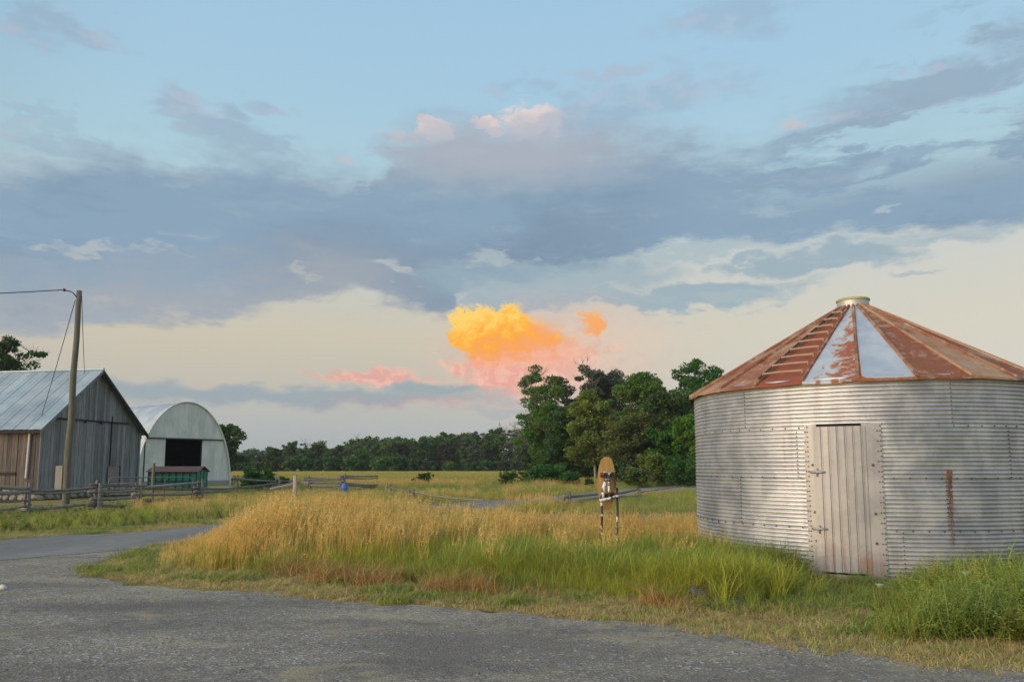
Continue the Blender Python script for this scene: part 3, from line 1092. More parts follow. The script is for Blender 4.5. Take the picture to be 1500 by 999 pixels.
# ------------------------------------------------------------------ weathered barn
def build_barn():
    z1 = 36.0
    c0 = at(55, 700, z1)
    rz = R(78.6)
    root = thing('barn', 'old grey board barn with tin gable roof beside the wooden pole', 'barn', (c0.x, c0.y, 0), rz)
    Wd, Ln, EV, RG, FD = 6.95, 13.0, 3.55, 6.55, 0.55
    gx = Vector((math.cos(rz), math.sin(rz), 0))
    ly = Vector((-math.sin(rz), math.cos(rz), 0))

    def loc(px, py):
        p = hit(px, py, root.location, ly) - root.location
        return p.dot(gx), p.z
    M_G = m_wood('grey_boards', srgb(108, 109, 112), srgb(150, 150, 150))
    M_S = m_wood('brown_boards', srgb(74, 68, 65), srgb(114, 106, 101))
    rg = random.Random(21)
    zt = loc(120, 613)[1]

    def roofz(x):
        return EV + (RG - EV) * (1 - abs(x - Wd / 2) / (Wd / 2))
    # inner frame that closes the building
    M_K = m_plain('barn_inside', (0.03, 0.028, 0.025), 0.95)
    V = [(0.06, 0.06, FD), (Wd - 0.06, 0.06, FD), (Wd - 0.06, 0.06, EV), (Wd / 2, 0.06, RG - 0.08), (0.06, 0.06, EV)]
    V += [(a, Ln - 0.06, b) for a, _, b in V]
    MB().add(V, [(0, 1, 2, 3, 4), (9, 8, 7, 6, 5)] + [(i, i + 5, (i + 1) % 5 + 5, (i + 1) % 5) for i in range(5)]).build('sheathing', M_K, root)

    def board(x0, x1, za, zb0, zb1, yo, mat, th=0.025):
        me = MB().add([(x0, yo, za), (x1, yo, za), (x1, yo, zb1), (x0, yo, zb0),
                       (x0, yo + th, za), (x1, yo + th, za), (x1, yo + th, zb1), (x0, yo + th, zb0)],
                      [(0, 1, 2, 3), (7, 6, 5, 4), (0, 4, 5, 1), (1, 5, 6, 2), (2, 6, 7, 3), (3, 7, 4, 0)])
        return me.build('board', mat, root)
    x = 0.0
    while x < Wd - 0.05:
        w = min(rg.uniform(0.17, 0.27), Wd - x)
        j = rg.uniform(-0.008, 0.008)
        board(x, x + w - 0.012, FD - rg.uniform(0, 0.1), min(zt, roofz(x)), min(zt, roofz(x + w)), 0.0 + j, M_G)
        if min(roofz(x), roofz(x + w)) > zt:
            board(x + 0.004, x + w - 0.010, zt - 0.06 - rg.uniform(0, 0.03), roofz(x), roofz(x + w - 0.012), -0.034 + j, M_G)
        x += w
    # near long wall, browner
    y = 0.0
    while y < Ln:
        w = rg.uniform(0.16, 0.26)
        j = rg.uniform(-0.012, 0.012)
        MB().box((-0.0 + j, y + w / 2, (FD + EV) / 2), (0.025, w - 0.014, EV - FD + rg.uniform(0, 0.1))).build('board', M_S, root)
        y += w
    MB().box((Wd, Ln / 2, (FD + EV) / 2), (0.03, Ln, EV - FD)).build('far_side', M_G, root)
    # corner trim, sliding track, door edges
    M_T = m_wood('trim_boards', srgb(112, 114, 118), srgb(150, 152, 154))
    M_Dk = m_plain('dark_iron_and_shade', (0.02, 0.02, 0.022), 0.7, 0.4)
    MB().box((0.03, -0.045, (FD + EV) / 2), (0.12, 0.03, EV - FD)).build('corner_trim', M_T, root)
    MB().box((Wd - 0.03, -0.045, (FD + EV) / 2), (0.12, 0.03, EV - FD)).build('corner_trim', M_T, root)
    xa, xb = loc(82, 614)[0], loc(188, 618)[0]
    MB().box(((xa + xb) / 2, -0.075, zt - 0.08), (xb - xa, 0.04, 0.055)).build('door_track', M_Dk, root)
    xd = loc(162, 640)[0]
    zb_ = loc(162, 682)[1]
    MB().box((xd, -0.05, (zt + 0.25 + zb_) / 2), (0.05, 0.03, zt + 0.25 - zb_)).build('door_edge', M_Dk, root)
    for px in (106, 124, 147):
        MB().box((loc(px, 616)[0], -0.06, zt - 0.13), (0.07, 0.05, 0.16)).build('track_hanger', M_Dk, root)
    a, b = loc(157, 684), loc(172, 706)
    MB().box(((a[0] + b[0]) / 2, -0.06, (a[1] + b[1]) / 2), (b[0] - a[0], 0.03, a[1] - b[1])).build('plywood_patch', m_wood('plywood', srgb(140, 132, 124), srgb(166, 156, 146)), root)
    MB().box((b[0] + 0.04, -0.06, a[1] - 0.45), (0.07, 0.05, 1.0)).build('jamb', M_Dk, root)
    MB().tube([(-0.1, 0.55, 1.05), (-0.1, 0.5, 3.2), (-0.2, 0.5, 3.42)], 0.05, 8).build('downpipe', m_plain('white_pipe', (0.6, 0.6, 0.58), 0.6), root)
    MB().box((-0.03, 1.75, 1.25), (0.05, 1.1, 0.14)).build('wall_slot', M_Dk, root)
    # roof sheets
    m, nt, out = new_mat('barn_tin')
    o = coords('Object')
    wv = wpos()
    a = noise(vmul(wv, (0.6, 0.6, 1.0)), 1.0, 5, 0.6)
    s = noise(vmul(o, (1.0, 12.0, 1.0)), 1.0, 5, 0.6)
    c = mix(ss(a, 0.35, 0.65), srgb(150, 168, 176), srgb(176, 190, 194))
    c = mix(ss(s, 0.5, 0.75) * 0.35, c, srgb(120, 134, 142))
    c = hsv(c, 0.5, 1.0, 0.9 + rnd() * 0.16)
    surf(c, 0.5, 0.35, s, 0.15, 0.01, 0.4)
    M_T2 = m
    ns = 17
    y0, y1 = -0.35, Ln + 0.35
    sw = (y1 - y0) / ns
    slope = math.atan2(RG - EV, Wd / 2)
    ov = 0.32
    for sgn in (0, 1):
        for k in range(ns):
            V, F = [], []
            ys = [0, 0.03, 0.05, 0.25, 0.26, 0.50, 0.51, sw - 0.03, sw + 0.015]
            zs = [0.028, 0.028, 0, 0, 0.012, 0.012, 0, 0, 0.03]
            for t in (-ov / (Wd / 2), 0.5, 1.0):
                xx = t * Wd / 2
                zz = EV + (RG - EV) * t
                for yy, dz in zip(ys, zs):
                    X = xx if sgn == 0 else Wd - xx
                    V.append((X, y0 + k * sw + yy, zz + 0.05 + dz + 0.004 * sgn))
            n = len(ys)
            for q in range(2):
                for i in range(n - 1):
                    fc = (q * n + i, q * n + i + 1, (q + 1) * n + i + 1, (q + 1) * n + i)
                    F.append(fc if sgn == 1 else fc[::-1])
            MB().add(V, F).build('roof_sheet', M_T2, root)
        # rafter tails and rake board under the sheets
        X0 = -ov if sgn == 0 else Wd + ov
        z0_ = EV - (RG - EV) * ov / (Wd / 2)
        for yy, th in ((y0 + 0.03, 0.05), (0.12, 0.05)):
            mb = MB()
            dz = 0.17
            V = [(X0, yy, z0_ - dz + 0.03), (Wd / 2, yy, RG - dz + 0.03), (Wd / 2, yy, RG + 0.03), (X0, yy, z0_ + 0.03)]
            V += [(a_, b_ + th, c_) for a_, b_, c_ in V]
            mb.add(V, [(0, 1, 2, 3), (7, 6, 5, 4), (0, 4, 5, 1), (1, 5, 6, 2), (2, 6, 7, 3), (3, 7, 4, 0)]).build('rake_board', M_Dk if sgn else M_T, root)  # right rake near-black: shade of the soffit painted into its colour
    MB().tube([(Wd / 2, y0, RG + 0.09), (Wd / 2, y1, RG + 0.09)], 0.07, 8).build('ridge_cap', M_T2, root)
    MB().box((-ov + 0.02, Ln / 2, EV - (RG - EV) * ov / (Wd / 2) - 0.05), (0.05, Ln + 0.6, 0.12)).build('fascia', M_Dk, root)
    # field-stone footing
    M_St = m_plain('field_stone', srgb(150, 142, 132), 0.9, 0, 0.35, 2.5, 0.6, 0.03)
    core = MB().box((Wd / 2, Ln / 2, FD / 2 - 0.06), (Wd - 0.3, Ln - 0.3, FD)).build('footing', m_plain('lime_mortar', srgb(120, 114, 104), 0.95), root)
    shapes = []
    for k in range(6):
        bm = bmesh.new()
        bmesh.ops.create_icosphere(bm, subdivisions=1, radius=0.5)
        for v in bm.verts:
            v.co *= rg.uniform(0.82, 1.12)
            v.co.x = max(-0.42, min(0.42, v.co.x))
            v.co.z = max(-0.40, min(0.42, v.co.z))
        me = bpy.data.meshes.new('stone')
        bm.to_mesh(me)
        bm.free()
        me.materials.append(M_St)
        shapes.append(me)

    def stones(L, place):
        for row in range(2):
            u = 0.0 + row * 0.2
            while u < L:
                w = rg.uniform(0.32, 0.7)
                o_ = bpy.data.objects.new('stone', rg.choice(shapes))
                COL.objects.link(o_)
                o_.parent = core
                o_.location = place(u + w / 2, 0.14 + row * 0.29 + rg.uniform(-0.03, 0.03))
                o_.scale = (w * 1.15, rg.uniform(0.3, 0.42), rg.uniform(0.3, 0.4))
                u += w
        return
    stones(Wd, lambda u, z: (u, 0.1, z))
    n0 = len(core.children)
    stones(5.0, lambda u, z: (0.1, u, z))
    for o_ in list(core.children)[n0:]:
        o_.rotation_euler = (0, 0, math.pi / 2)


# ------------------------------------------------------------------ arched machine shed
def build_shed():
    z1 = 59.0
    c0 = at(198.5, 700, z1)
    ax = R(90 - 37)
    root = thing('arched_shed', 'pale arched farm shed with open black doorway behind the barn', 'shed', (c0.x, c0.y, 0), ax)
    gx = Vector((math.cos(ax), math.sin(ax), 0))
    ly = Vector((-math.sin(ax), math.cos(ax), 0))

    def loc(px, py):
        p = hit(px, py, root.location, ly) - root.location
        return p.dot(gx), p.z
    Wd = loc(335.5, 705)[0]
    H = loc(270, 590)[1]
    Ln = 15.0
    FZ = 0.42

    def arch(n=40, k=1.0):
        return [(Wd / 2 - Wd / 2 * k * math.cos(math.pi * i / n), H * k * math.sin(math.pi * i / n)) for i in range(n + 1)]
    m, nt, out = new_mat('chalky_cladding')
    o = coords('Object')
    a = noise(vmul(o, (1.0, 1.0, 0.35)), 1.2, 5, 0.6)
    b = noise(vmul(o, (5.0, 5.0, 0.5)), 1.0, 5, 0.65)
    c = mix(ss(a, 0.35, 0.65), srgb(206, 209, 206), srgb(228, 228, 224))
    c = mix(ss(b, 0.52, 0.75) * 0.5, c, srgb(146, 154, 148))
    surf(c, 0.75, 0.0, b, 0.2, 0.01, 0.3)
    M_F = m
    M_K = m_plain('shed_inner_shade', (0.012, 0.012, 0.012), 0.95)  # near-black: interior shade painted into the floor and inner skin
    M_Dk = m_plain('shed_iron', (0.05, 0.05, 0.05), 0.7, 0.3)
    dx0, dz = loc(243, 644)
    dx1 = loc(297, 645)[0]
    zt = loc(260, 642)[1]

    def xat(z):
        t = math.asin(min(1, z / H))
        return Wd / 2 - Wd / 2 * math.cos(t), Wd / 2 + Wd / 2 * math.cos(t)

    def plate(poly, y, th, mat, name):
        n = len(poly)
        V = [(p[0], y, p[1]) for p in poly] + [(p[0], y + th, p[1]) for p in poly]
        F = [tuple(range(n)), tuple(range(2 * n - 1, n - 1, -1))] + [(i, i + n, (i + 1) % n + n, (i + 1) % n) for i in range(n)]
        return MB().add(V, F).build(name, mat, root)
    up = [p for p in arch(60) if p[1] > zt]
    xl, xr = xat(zt)
    plate([(xl, zt)] + up + [(xr, zt)], -0.02, 0.08, M_F, 'gable_panel')

    def side(xa, xb, z0, zt_, left):
        pts = [p for p in arch(60) if z0 < p[1] < zt_ and (p[0] < Wd / 2) == left]
        a_, b_ = xat(z0), xat(zt_)
        if left:
            return [(a_[0], z0)] + pts + [(b_[0], zt_), (xb, zt_), (xb, z0)]
        return [(xa, z0), (xa, zt_), (b_[1], zt_)] + pts + [(a_[1], z0)]
    plate(side(0, dx0, FZ, zt - 0.02, True), 0.03, 0.06, M_F, 'door_leaf')
    plate(side(dx1, Wd, FZ, zt - 0.02, False), 0.03, 0.06, M_F, 'door_leaf')
    plate(side(0, dx0, 0.0, FZ - 0.02, True), -0.06, 0.3, m_plain('shed_footing', srgb(160, 158, 150), 0.95), 'footing')
    plate(side(dx1, Wd, 0.0, FZ - 0.02, False), -0.06, 0.3, bpy.data.materials['shed_footing'], 'footing')
    MB().box(((xl + xr) / 2, -0.06, zt - 0.03), (xr - xl - 0.1, 0.06, 0.09)).build('door_track', M_Dk, root)
    xs = loc(212, 660)[0]
    MB().box((xs, -0.0, (zt + FZ) / 2), (0.07, 0.05, zt - FZ)).build('batten', M_Dk, root)
    for xx in (dx0, dx1):
        MB().box((xx, 0.12, zt / 2), (0.1, 0.14, zt)).build('jamb', M_Dk, root)
    MB().tube([(p[0], -0.10, p[1]) for p in arch(48, 1.012)], 0.055, 6).build('arch_trim', M_F, root)
    # skin in hoops
    m, nt, out = new_mat('shed_tin')
    o = coords('Object')
    a = noise(vmul(o, (0.7, 0.7, 0.7)), 1.0, 5, 0.6)
    c = mix(ss(a, 0.35, 0.65), srgb(158, 172, 184), srgb(184, 194, 202))
    c = hsv(c, 0.5, 1.0, 0.95 + rnd() * 0.08)
    surf(c, 0.55, 0.1, a, 0.2, 0.02, 0.4)
    ns = 12
    for k in range(ns):
        V, F = [], []
        ya, yb = -0.12 + k * Ln / ns, -0.12 + (k + 1) * Ln / ns
        A = arch(40)
        for yy, g in ((ya, 1.006), (ya + 0.05, 1.003), (yb - 0.02, 1.003), (yb + 0.03, 1.005)):
            V += [(Wd / 2 + (p[0] - Wd / 2) * g, yy, p[1] * g) for p in A]
        n = len(A)
        for q in range(3):
            for i in range(n - 1):
                F.append((q * n + i, q * n + i + 1, (q + 1) * n + i + 1, (q + 1) * n + i))
        MB().add(V, F).build('roof_sheet', m, root, True)
    V = [(p[0], Ln - 0.2, p[1]) for p in arch(24)]
    MB().add(V, [tuple(range(len(V)))]).build('back_wall', M_F, root)
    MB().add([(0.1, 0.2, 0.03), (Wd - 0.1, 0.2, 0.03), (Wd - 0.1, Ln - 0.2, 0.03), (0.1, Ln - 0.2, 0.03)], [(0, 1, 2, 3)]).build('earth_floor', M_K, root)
    # near-black inner skin added so the doorway's shade is in its colour
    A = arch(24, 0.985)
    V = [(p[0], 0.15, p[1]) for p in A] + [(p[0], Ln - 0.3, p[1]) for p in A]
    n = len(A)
    MB().add(V, [(i, i + 1, n + i + 1, n + i) for i in range(n - 1)] ).build('shade_lining', M_K, root)


# ------------------------------------------------------------------ green slatted stall with a brown roof
def build_stall():
    z0 = 50.0
    a = at(217, 700, z0)
    b = at(288, 700, z0 + 0.1)
    root = thing('green_stall', 'low green panelled stall with brown tin roof in front of arched shed', 'stall', (a.x, a.y, 0), math.atan2(b.y - a.y, b.x - a.x))
    Wd = (b - a).length
    Dp, EV, RG = 1.9, 1.26, 1.58
    M_G = m_plain('green_panel', srgb(44, 124, 104), 0.6, 0.0, 0.35, 1.5)
    M_Dk = m_plain('green_post', srgb(28, 44, 42), 0.7)
    M_Br = m_plain('brown_tin', srgb(104, 76, 70), 0.7, 0.1, 0.25, 2.0)
    n = 7
    for k in range(n):
        MB().box((Wd * (k + 0.5) / n, 0.03, EV / 2), (Wd / n - 0.06, 0.03, EV - 0.1)).build('wall_panel', M_G, root)
        MB().box((Wd * (k + 0.5) / n, Dp - 0.03, EV / 2), (Wd / n - 0.06, 0.03, EV - 0.1)).build('wall_panel', M_G, root)
    for k in range(n + 1):
        MB().box((Wd * k / n, 0.0, EV / 2), (0.05, 0.06, EV)).build('post', M_Dk, root)
    for xx in (0.02, Wd - 0.02):
        for k in range(3):
            MB().box((xx, Dp * (k + 0.5) / 3, (EV + 0.1) / 2), (0.03, Dp / 3 - 0.06, EV + 0.1)).build('wall_panel', M_G, root)
        for k in range(1, 4):
            MB().box((xx, Dp * k / 3, EV / 2), (0.06, 0.06, EV)).build('post', M_Dk, root)
    for zz in (0.12, 0.62, EV - 0.04):
        MB().box((Wd / 2, -0.035, zz), (Wd, 0.03, 0.06)).build('rail', M_Dk, root)
    for s in (0, 1):
        y0, y1 = (-0.12, Dp / 2) if s == 0 else (Dp + 0.12, Dp / 2)
        k = 6
        for i in range(k):
            x0, x1 = -0.15 + (Wd + 0.3) * i / k, -0.15 + (Wd + 0.3) * (i + 1) / k
            V = [(x0, y0, EV - 0.03), (x1, y0, EV - 0.03), (x1, y1, RG), (x0, y1, RG)]
            V += [(p, q, r_ + 0.025 + 0.004 * (i % 2)) for p, q, r_ in V]
            MB().add(V, [(3, 2, 1, 0), (4, 5, 6, 7), (0, 1, 5, 4), (1, 2, 6, 5), (2, 3, 7, 6), (3, 0, 4, 7)]).build('roof_sheet', M_Br, root)


build_barn()
build_shed()
build_stall()

# ------------------------------------------------------------------ pole, wires, fences, gate, sign and small things
def build_pole():
    y = 29.0
    base = at(95, 745, y)
    top = at(116.5, 426, y)
    H = top.z
    dx = top.x - base.x
    M_P = m_wood('pole_timber', srgb(108, 106, 86), srgb(140, 136, 112), 'Z', 22.0)
    M_I = m_plain('wire_black', (0.02, 0.02, 0.02), 0.6)
    root = thing('utility_pole', 'tall bare wooden utility pole in front of the grey barn gable', 'pole', (base.x, y, 0))
    n = 14
    pts = [(dx * k / n + 0.015 * math.sin(k * 1.3), 0.01 * math.cos(k), -0.3 + (H + 0.3) * k / n) for k in range(n + 1)]
    MB().tube(pts, [0.14 - 0.045 * k / n for k in range(n + 1)], 14).build('post', M_P, root, True)
    br = MB()
    br.tube([(dx, -0.05, H - 0.35), (dx - 0.16, -0.12, H - 0.12), (dx - 0.30, -0.15, H - 0.05), (dx - 0.52, -0.16, H - 0.02)], 0.022, 6)
    br.tube([(dx - 0.5, -0.16, H - 0.06), (dx - 0.5, -0.16, H + 0.04)], 0.045, 8)
    br.build('bracket', M_I, root)
    MB().box((-0.24, -0.1, 1.15), (0.26, 0.06, 0.95)).build('notice_board', m_plain('pale_board', srgb(150, 146, 134), 0.85), root)
    P = Vector((base.x, y, 0))

    def wire(name, label, a, b, sag, r=0.014):
        a, b = Vector(a), Vector(b)
        pts = [a.lerp(b, t) + Vector((0, 0, -sag * 4 * t * (1 - t))) for t in [k / 16 for k in range(17)]]
        o = MB().tube(pts, r, 5).build(name, M_I)
        return tag(o, label, 'wire')
    tip = P + Vector((dx - 0.5, -0.16, H))
    far = Vector((base.x - 24, y - 1.5, 0))
    p2 = copy_tree(root)
    p2.location = far
    p2['label'] = 'second wooden utility pole carrying the overhead line past the barn'
    wire('overhead_wire', 'slack black overhead wire running out from the pole top', tip, far + Vector((dx + 0.05, 0, H - 0.05)), 0.45, 0.02)
    wire('guy_wire', 'thin wire slanting from pole top down to barn eave', P + Vector((dx - 0.12, -0.05, H - 0.4)), at(58, 618, 37.2), 0.1)
    wire('service_wire', 'thin service wire dropping from pole top to barn ridge', P + Vector((dx + 0.1, 0, H - 0.2)), at(124, 548, 39.0), 0.12)


def rail(mb, a, b, r, rg):
    a, b = Vector(a), Vector(b)
    n = 6
    ph = rg.uniform(0, 6)
    pts, rd = [], []
    for k in range(n + 1):
        t = k / n
        p = a.lerp(b, t) + Vector((0, 0.02 * math.sin(ph + 4 * t), 0.03 * math.sin(ph * 2 + 3 * t) - 0.04 * 4 * t * (1 - t)))
        pts.append(p)
        rd.append(r * (1.1 - 0.3 * t) * rg.uniform(0.88, 1.12))
    mb.tube(pts, rd, 6)
    return mb


def build_fences():
    M_R = m_wood('split_rails', srgb(104, 102, 98), srgb(148, 142, 134), 'X', 14.0)
    rg = random.Random(31)

    def fence(label, P, hts, zig=0.38, post=True, r=0.062):
        P = [Vector((p[0], p[1], 0)) for p in P]
        root = thing('rail_fence', label, 'fence', P[0])
        o0 = P[0]
        for i in range(len(P) - 1):
            a, b = P[i] - o0, P[i + 1] - o0
            d = (b - a).normalized()
            nn = Vector((-d.y, d.x, 0))
            s = 1 if i % 2 else -1
            for k, h in enumerate(hts):
                if rg.random() < 0.12:
                    continue
                e0 = a - d * rg.uniform(0.15, 0.4) + nn * (-s * zig) + Vector((0, 0, max(0.08, h + rg.uniform(-0.13, 0.12) + 0.05 * (i % 2))))
                e1 = b + d * rg.uniform(0.15, 0.4) + nn * (s * zig) + Vector((0, 0, max(0.08, h + rg.uniform(-0.13, 0.12) + 0.05 * ((i + 1) % 2))))
                rail(MB(), e0, e1, r * rg.uniform(0.6, 1.2), rg).build('rail', M_R, root, True)
            if post:
                for q in (-1, 1):
                    c = a + nn * (-s * zig)
                    MB().tube([c + nn * 0.16 * q + Vector((0, 0, -0.1)), c + nn * 0.1 * q + d * 0.04 + Vector((0, 0, hts[-1] + rg.uniform(0.05, 0.22)))], [0.07, 0.05], 6).build('post', M_R, root)
        return root
    # along the lane in front of the barn
    A = [g2(-95, 758), g2(-30, 754), g2(45, 750), g2(132, 746), g2(212, 742), g2(280, 737), g2(345, 732)]
    fence('zigzag split-rail fence of grey logs between lane and barn', A, [0.16, 0.40, 0.64, 0.88])
    B = [g2(350, 724), g2(400, 721), g2(432, 719)]
    fence('short run of sagging rails ending at a pale post', B, [0.2, 0.5, 0.78], 0.25)
    C = [g2(448, 722), g2(500, 723), g2(548, 722)]
    fence('pile of dark rails stacked double near the blue drum', C, [0.2, 0.42, 0.62, 0.8, 0.95], 0.3)
    D = [g2(566, 724), g2(606, 733), g2(700, 752)]
    fence('broken rail fence sinking into the golden grass', D, [0.2, 0.42], 0.12, True, 0.045)
    Fp = [g2(835, 741), g2(885, 735), g2(938, 729), g2(985, 723)]
    fence('low log rails along the bend of the lane under the trees', Fp, [0.1, 0.36], 0.15)
    # pale split post
    p = gp(432, 733)
    t = thing('gate_post', 'pale pinkish split post standing in the golden grass', 'post', p)
    MB().tube([(0, 0, -0.2), (0.01, 0, 0.6), (-0.02, 0.01, 1.18)], [0.13, 0.12, 0.10], 7).build('post', m_wood('pale_post', srgb(168, 148, 132), srgb(196, 176, 158)), t)
    MB().tube([(-1.2, 0.05, 0.52), (0, 0.12, 0.80), (0.6, 0.1, 0.82)], [0.07, 0.07, 0.05], 6).build('rail', M_R, t)
    # farm gate of bent tube
    a, b = gp(158, 738), gp(281, 736)
    root = thing('tube_gate', 'bent steel tube farm gate leaning by the green stall', 'gate', a, math.atan2(b.y - a.y, b.x - a.x))
    L = (b - a).length
    M_S = m_plain('gate_tube', (0.13, 0.14, 0.15), 0.6, 0.4)
    Hh = 1.12
    MB().tube([(0, 0, 0.15), (0, 0, Hh - 0.15), (0.05, 0, Hh - 0.04), (0.16, 0, Hh), (L - 0.16, 0, Hh), (L - 0.04, 0, Hh - 0.05), (L, 0, Hh - 0.16), (L, 0, 0.15)], 0.028, 8).build('gate_frame', M_S, root, True)
    for z in (0.2, 0.42, 0.64, 0.88):
        MB().tube([(0, 0, z), (L, 0, z)], 0.018, 6).build('bar', M_S, root, True)
    for q in (0.33, 0.66):
        MB().tube([(L * q, 0, 0.18), (L * q, 0, Hh)], 0.018, 6).build('upright', M_S, root, True)
    # tall thin post by the gate
    q = gp(222, 738)
    t = MB().tube([(q.x, q.y, -0.2), (q.x + 0.02, q.y, 1.75)], [0.085, 0.06], 7).build('fence_post', m_wood('dark_post', srgb(84, 80, 74), srgb(118, 112, 104)))
    tag(t, 'tall thin dark post standing before the green stall', 'post')
    # blue drum among the rails
    c = gp(507, 727)
    root = thing('blue_drum', 'small bright blue plastic drum on the stacked rails', 'drum', (c.x, c.y - 0.45, 0.12))
    root.scale = (0.72, 0.72, 0.6)
    M_Bl = m_plain('blue_plastic', srgb(66, 104, 186), 0.45, 0.0, 0.1)
    pr = [(0.2, 0.0), (0.24, 0.06), (0.245, 0.28), (0.255, 0.30), (0.255, 0.34), (0.245, 0.36), (0.245, 0.6), (0.22, 0.68), (0.16, 0.70)]
    MB().tube([(0, 0, z + 0.25) for r_, z in pr], [r_ for r_, z in pr], 18).build('body', M_Bl, root, True)
    MB().tube([(0, 0, 0.95), (0, 0, 0.99)], 0.15, 16).build('lid', M_Bl, root)
    MB().box((0, 0, 0.02), (0.55, 0.5, 0.46)).build('block', M_R, root)


def build_sign():
    y = 13.6
    g = at(891, 800, y)
    root = thing('easel_sign', 'oval wooden board on white peeling pole frame standing in the grass', 'sign', (g.x, y, 0))

    def L(px, py, dy=0.0):
        p = at(px, py, y + dy)
        return Vector((p.x - g.x, dy, p.z))
    # tall oval board, tilted back, with a rounded top
    m, nt, out = new_mat('tan_board')
    o = coords('Object')
    n = noise(vmul(o, (18, 18, 2)), 1.0, 5, 0.6)
    surf(mix(ss(n, 0.3, 0.7), srgb(158, 124, 72), srgb(186, 152, 96)), 0.7, 0.0, n, 0.2, 0.004)
    prof = [(669, 3), (671, 6), (675, 8.5), (683, 10.8), (694, 12.4), (706, 13.2), (720, 12.6), (732, 10.5), (742, 7.5), (747, 4)]
    cx = 888.5
    P = [L(cx + w, py, 0.10) for py, w in prof] + [L(cx - w, py, 0.10) for py, w in reversed(prof)]
    th = Vector((0, 0.03, 0))
    k = len(P)
    MB().add([p for p in P] + [p + th for p in P], [tuple(range(k)), tuple(range(2 * k - 1, k - 1, -1))] + [(i, i + k, (i + 1) % k + k, (i + 1) % k) for i in range(k)]).build('board', m, root)
    # limbs with flaking white paint
    m, nt, out = new_mat('flaking_white')
    o = coords('Object')
    n = noise(vmul(o, (9, 9, 11)), 1.0, 5, 0.6, 0.4)
    n2_ = noise(o, 30.0, 3)
    surf(mix(ss(n + (n2_ - 0.5) * 0.2, 0.5, 0.54), (0.74, 0.75, 0.76), (0.05, 0.04, 0.035)), 0.8, 0.0, n, 0.5, 0.01)
    M_W = m
    m2, nt, out = new_mat('bare_bark')
    o = coords('Object')
    n = noise(vmul(o, (9, 9, 8)), 1.0, 5, 0.6, 0.4)
    surf(mix(ss(n, 0.54, 0.6), (0.06, 0.05, 0.045), (0.7, 0.7, 0.7)), 0.85, 0.0, n, 0.5, 0.01)

    def stick(name, a, b, r0, r1, mat):
        pts = [a.lerp(b, t) + Vector((0.006 * math.sin(9 * t + a.x * 50), 0, 0.004 * math.cos(7 * t))) for t in [q / 7 for q in range(8)]]
        MB().tube(pts, [r0 + (r1 - r0) * q / 7 for q in range(8)], 9).build(name, mat, root, True)
    gl, gr = L(882.5, 812), L(904.5, 812)
    stick('leg', gl, L(881, 728), 0.021, 0.021, m2)
    stick('leg', gr, L(904, 716), 0.021, 0.021, m2)
    stick('brace', L(881.5, 730, -0.02), L(889, 694, -0.02), 0.036, 0.030, M_W)
    stick('brace', L(904, 718, -0.02), L(897.5, 698, -0.02), 0.022, 0.018, m2)
    stick('strut', L(893, 728, -0.05), L(891.5, 695, -0.05), 0.020, 0.024, M_W)
    stick('crossbar', L(879, 733, -0.07), L(906, 726.5, -0.07), 0.026, 0.020, M_W)
    stick('top_bar', L(879, 696, 0.05), L(899, 694, 0.05), 0.04, 0.034, m_plain('red_brown_bar', srgb(110, 64, 48), 0.8))
    stick('top_bar', L(884, 694, -0.05), L(898, 694, -0.05), 0.036, 0.03, M_W)
    stick('panel_stay', L(884, 726, 0.03), L(900, 724, 0.03), 0.035, 0.035, m_plain('dark_red_stay', srgb(74, 44, 38), 0.8))


def rock_mesh(name, seed, s=(1, 1, 1)):
    rg = random.Random(seed)
    bm = bmesh.new()
    bmesh.ops.create_icosphere(bm, subdivisions=3, radius=0.5)
    off = [Vector((rg.uniform(-1, 1), rg.uniform(-1, 1), rg.uniform(-1, 1))).normalized() for _ in range(9)]
    for v in bm.verts:
        d = v.co.normalized()
        k = 1.0
        for q in off:
            t = d.dot(q)
            if t > 0.55:
                k = min(k, 0.78 / max(t, 0.6))
        k += 0.05 * math.sin(d.x * 9 + seed) * math.sin(d.y * 8) + 0.03 * math.sin(d.z * 17 + d.x * 13)
        v.co = Vector((d.x * s[0], d.y * s[1], d.z * s[2])) * 0.5 * k
    me = bpy.data.meshes.new(name)
    bm.to_mesh(me)
    bm.free()
    return me


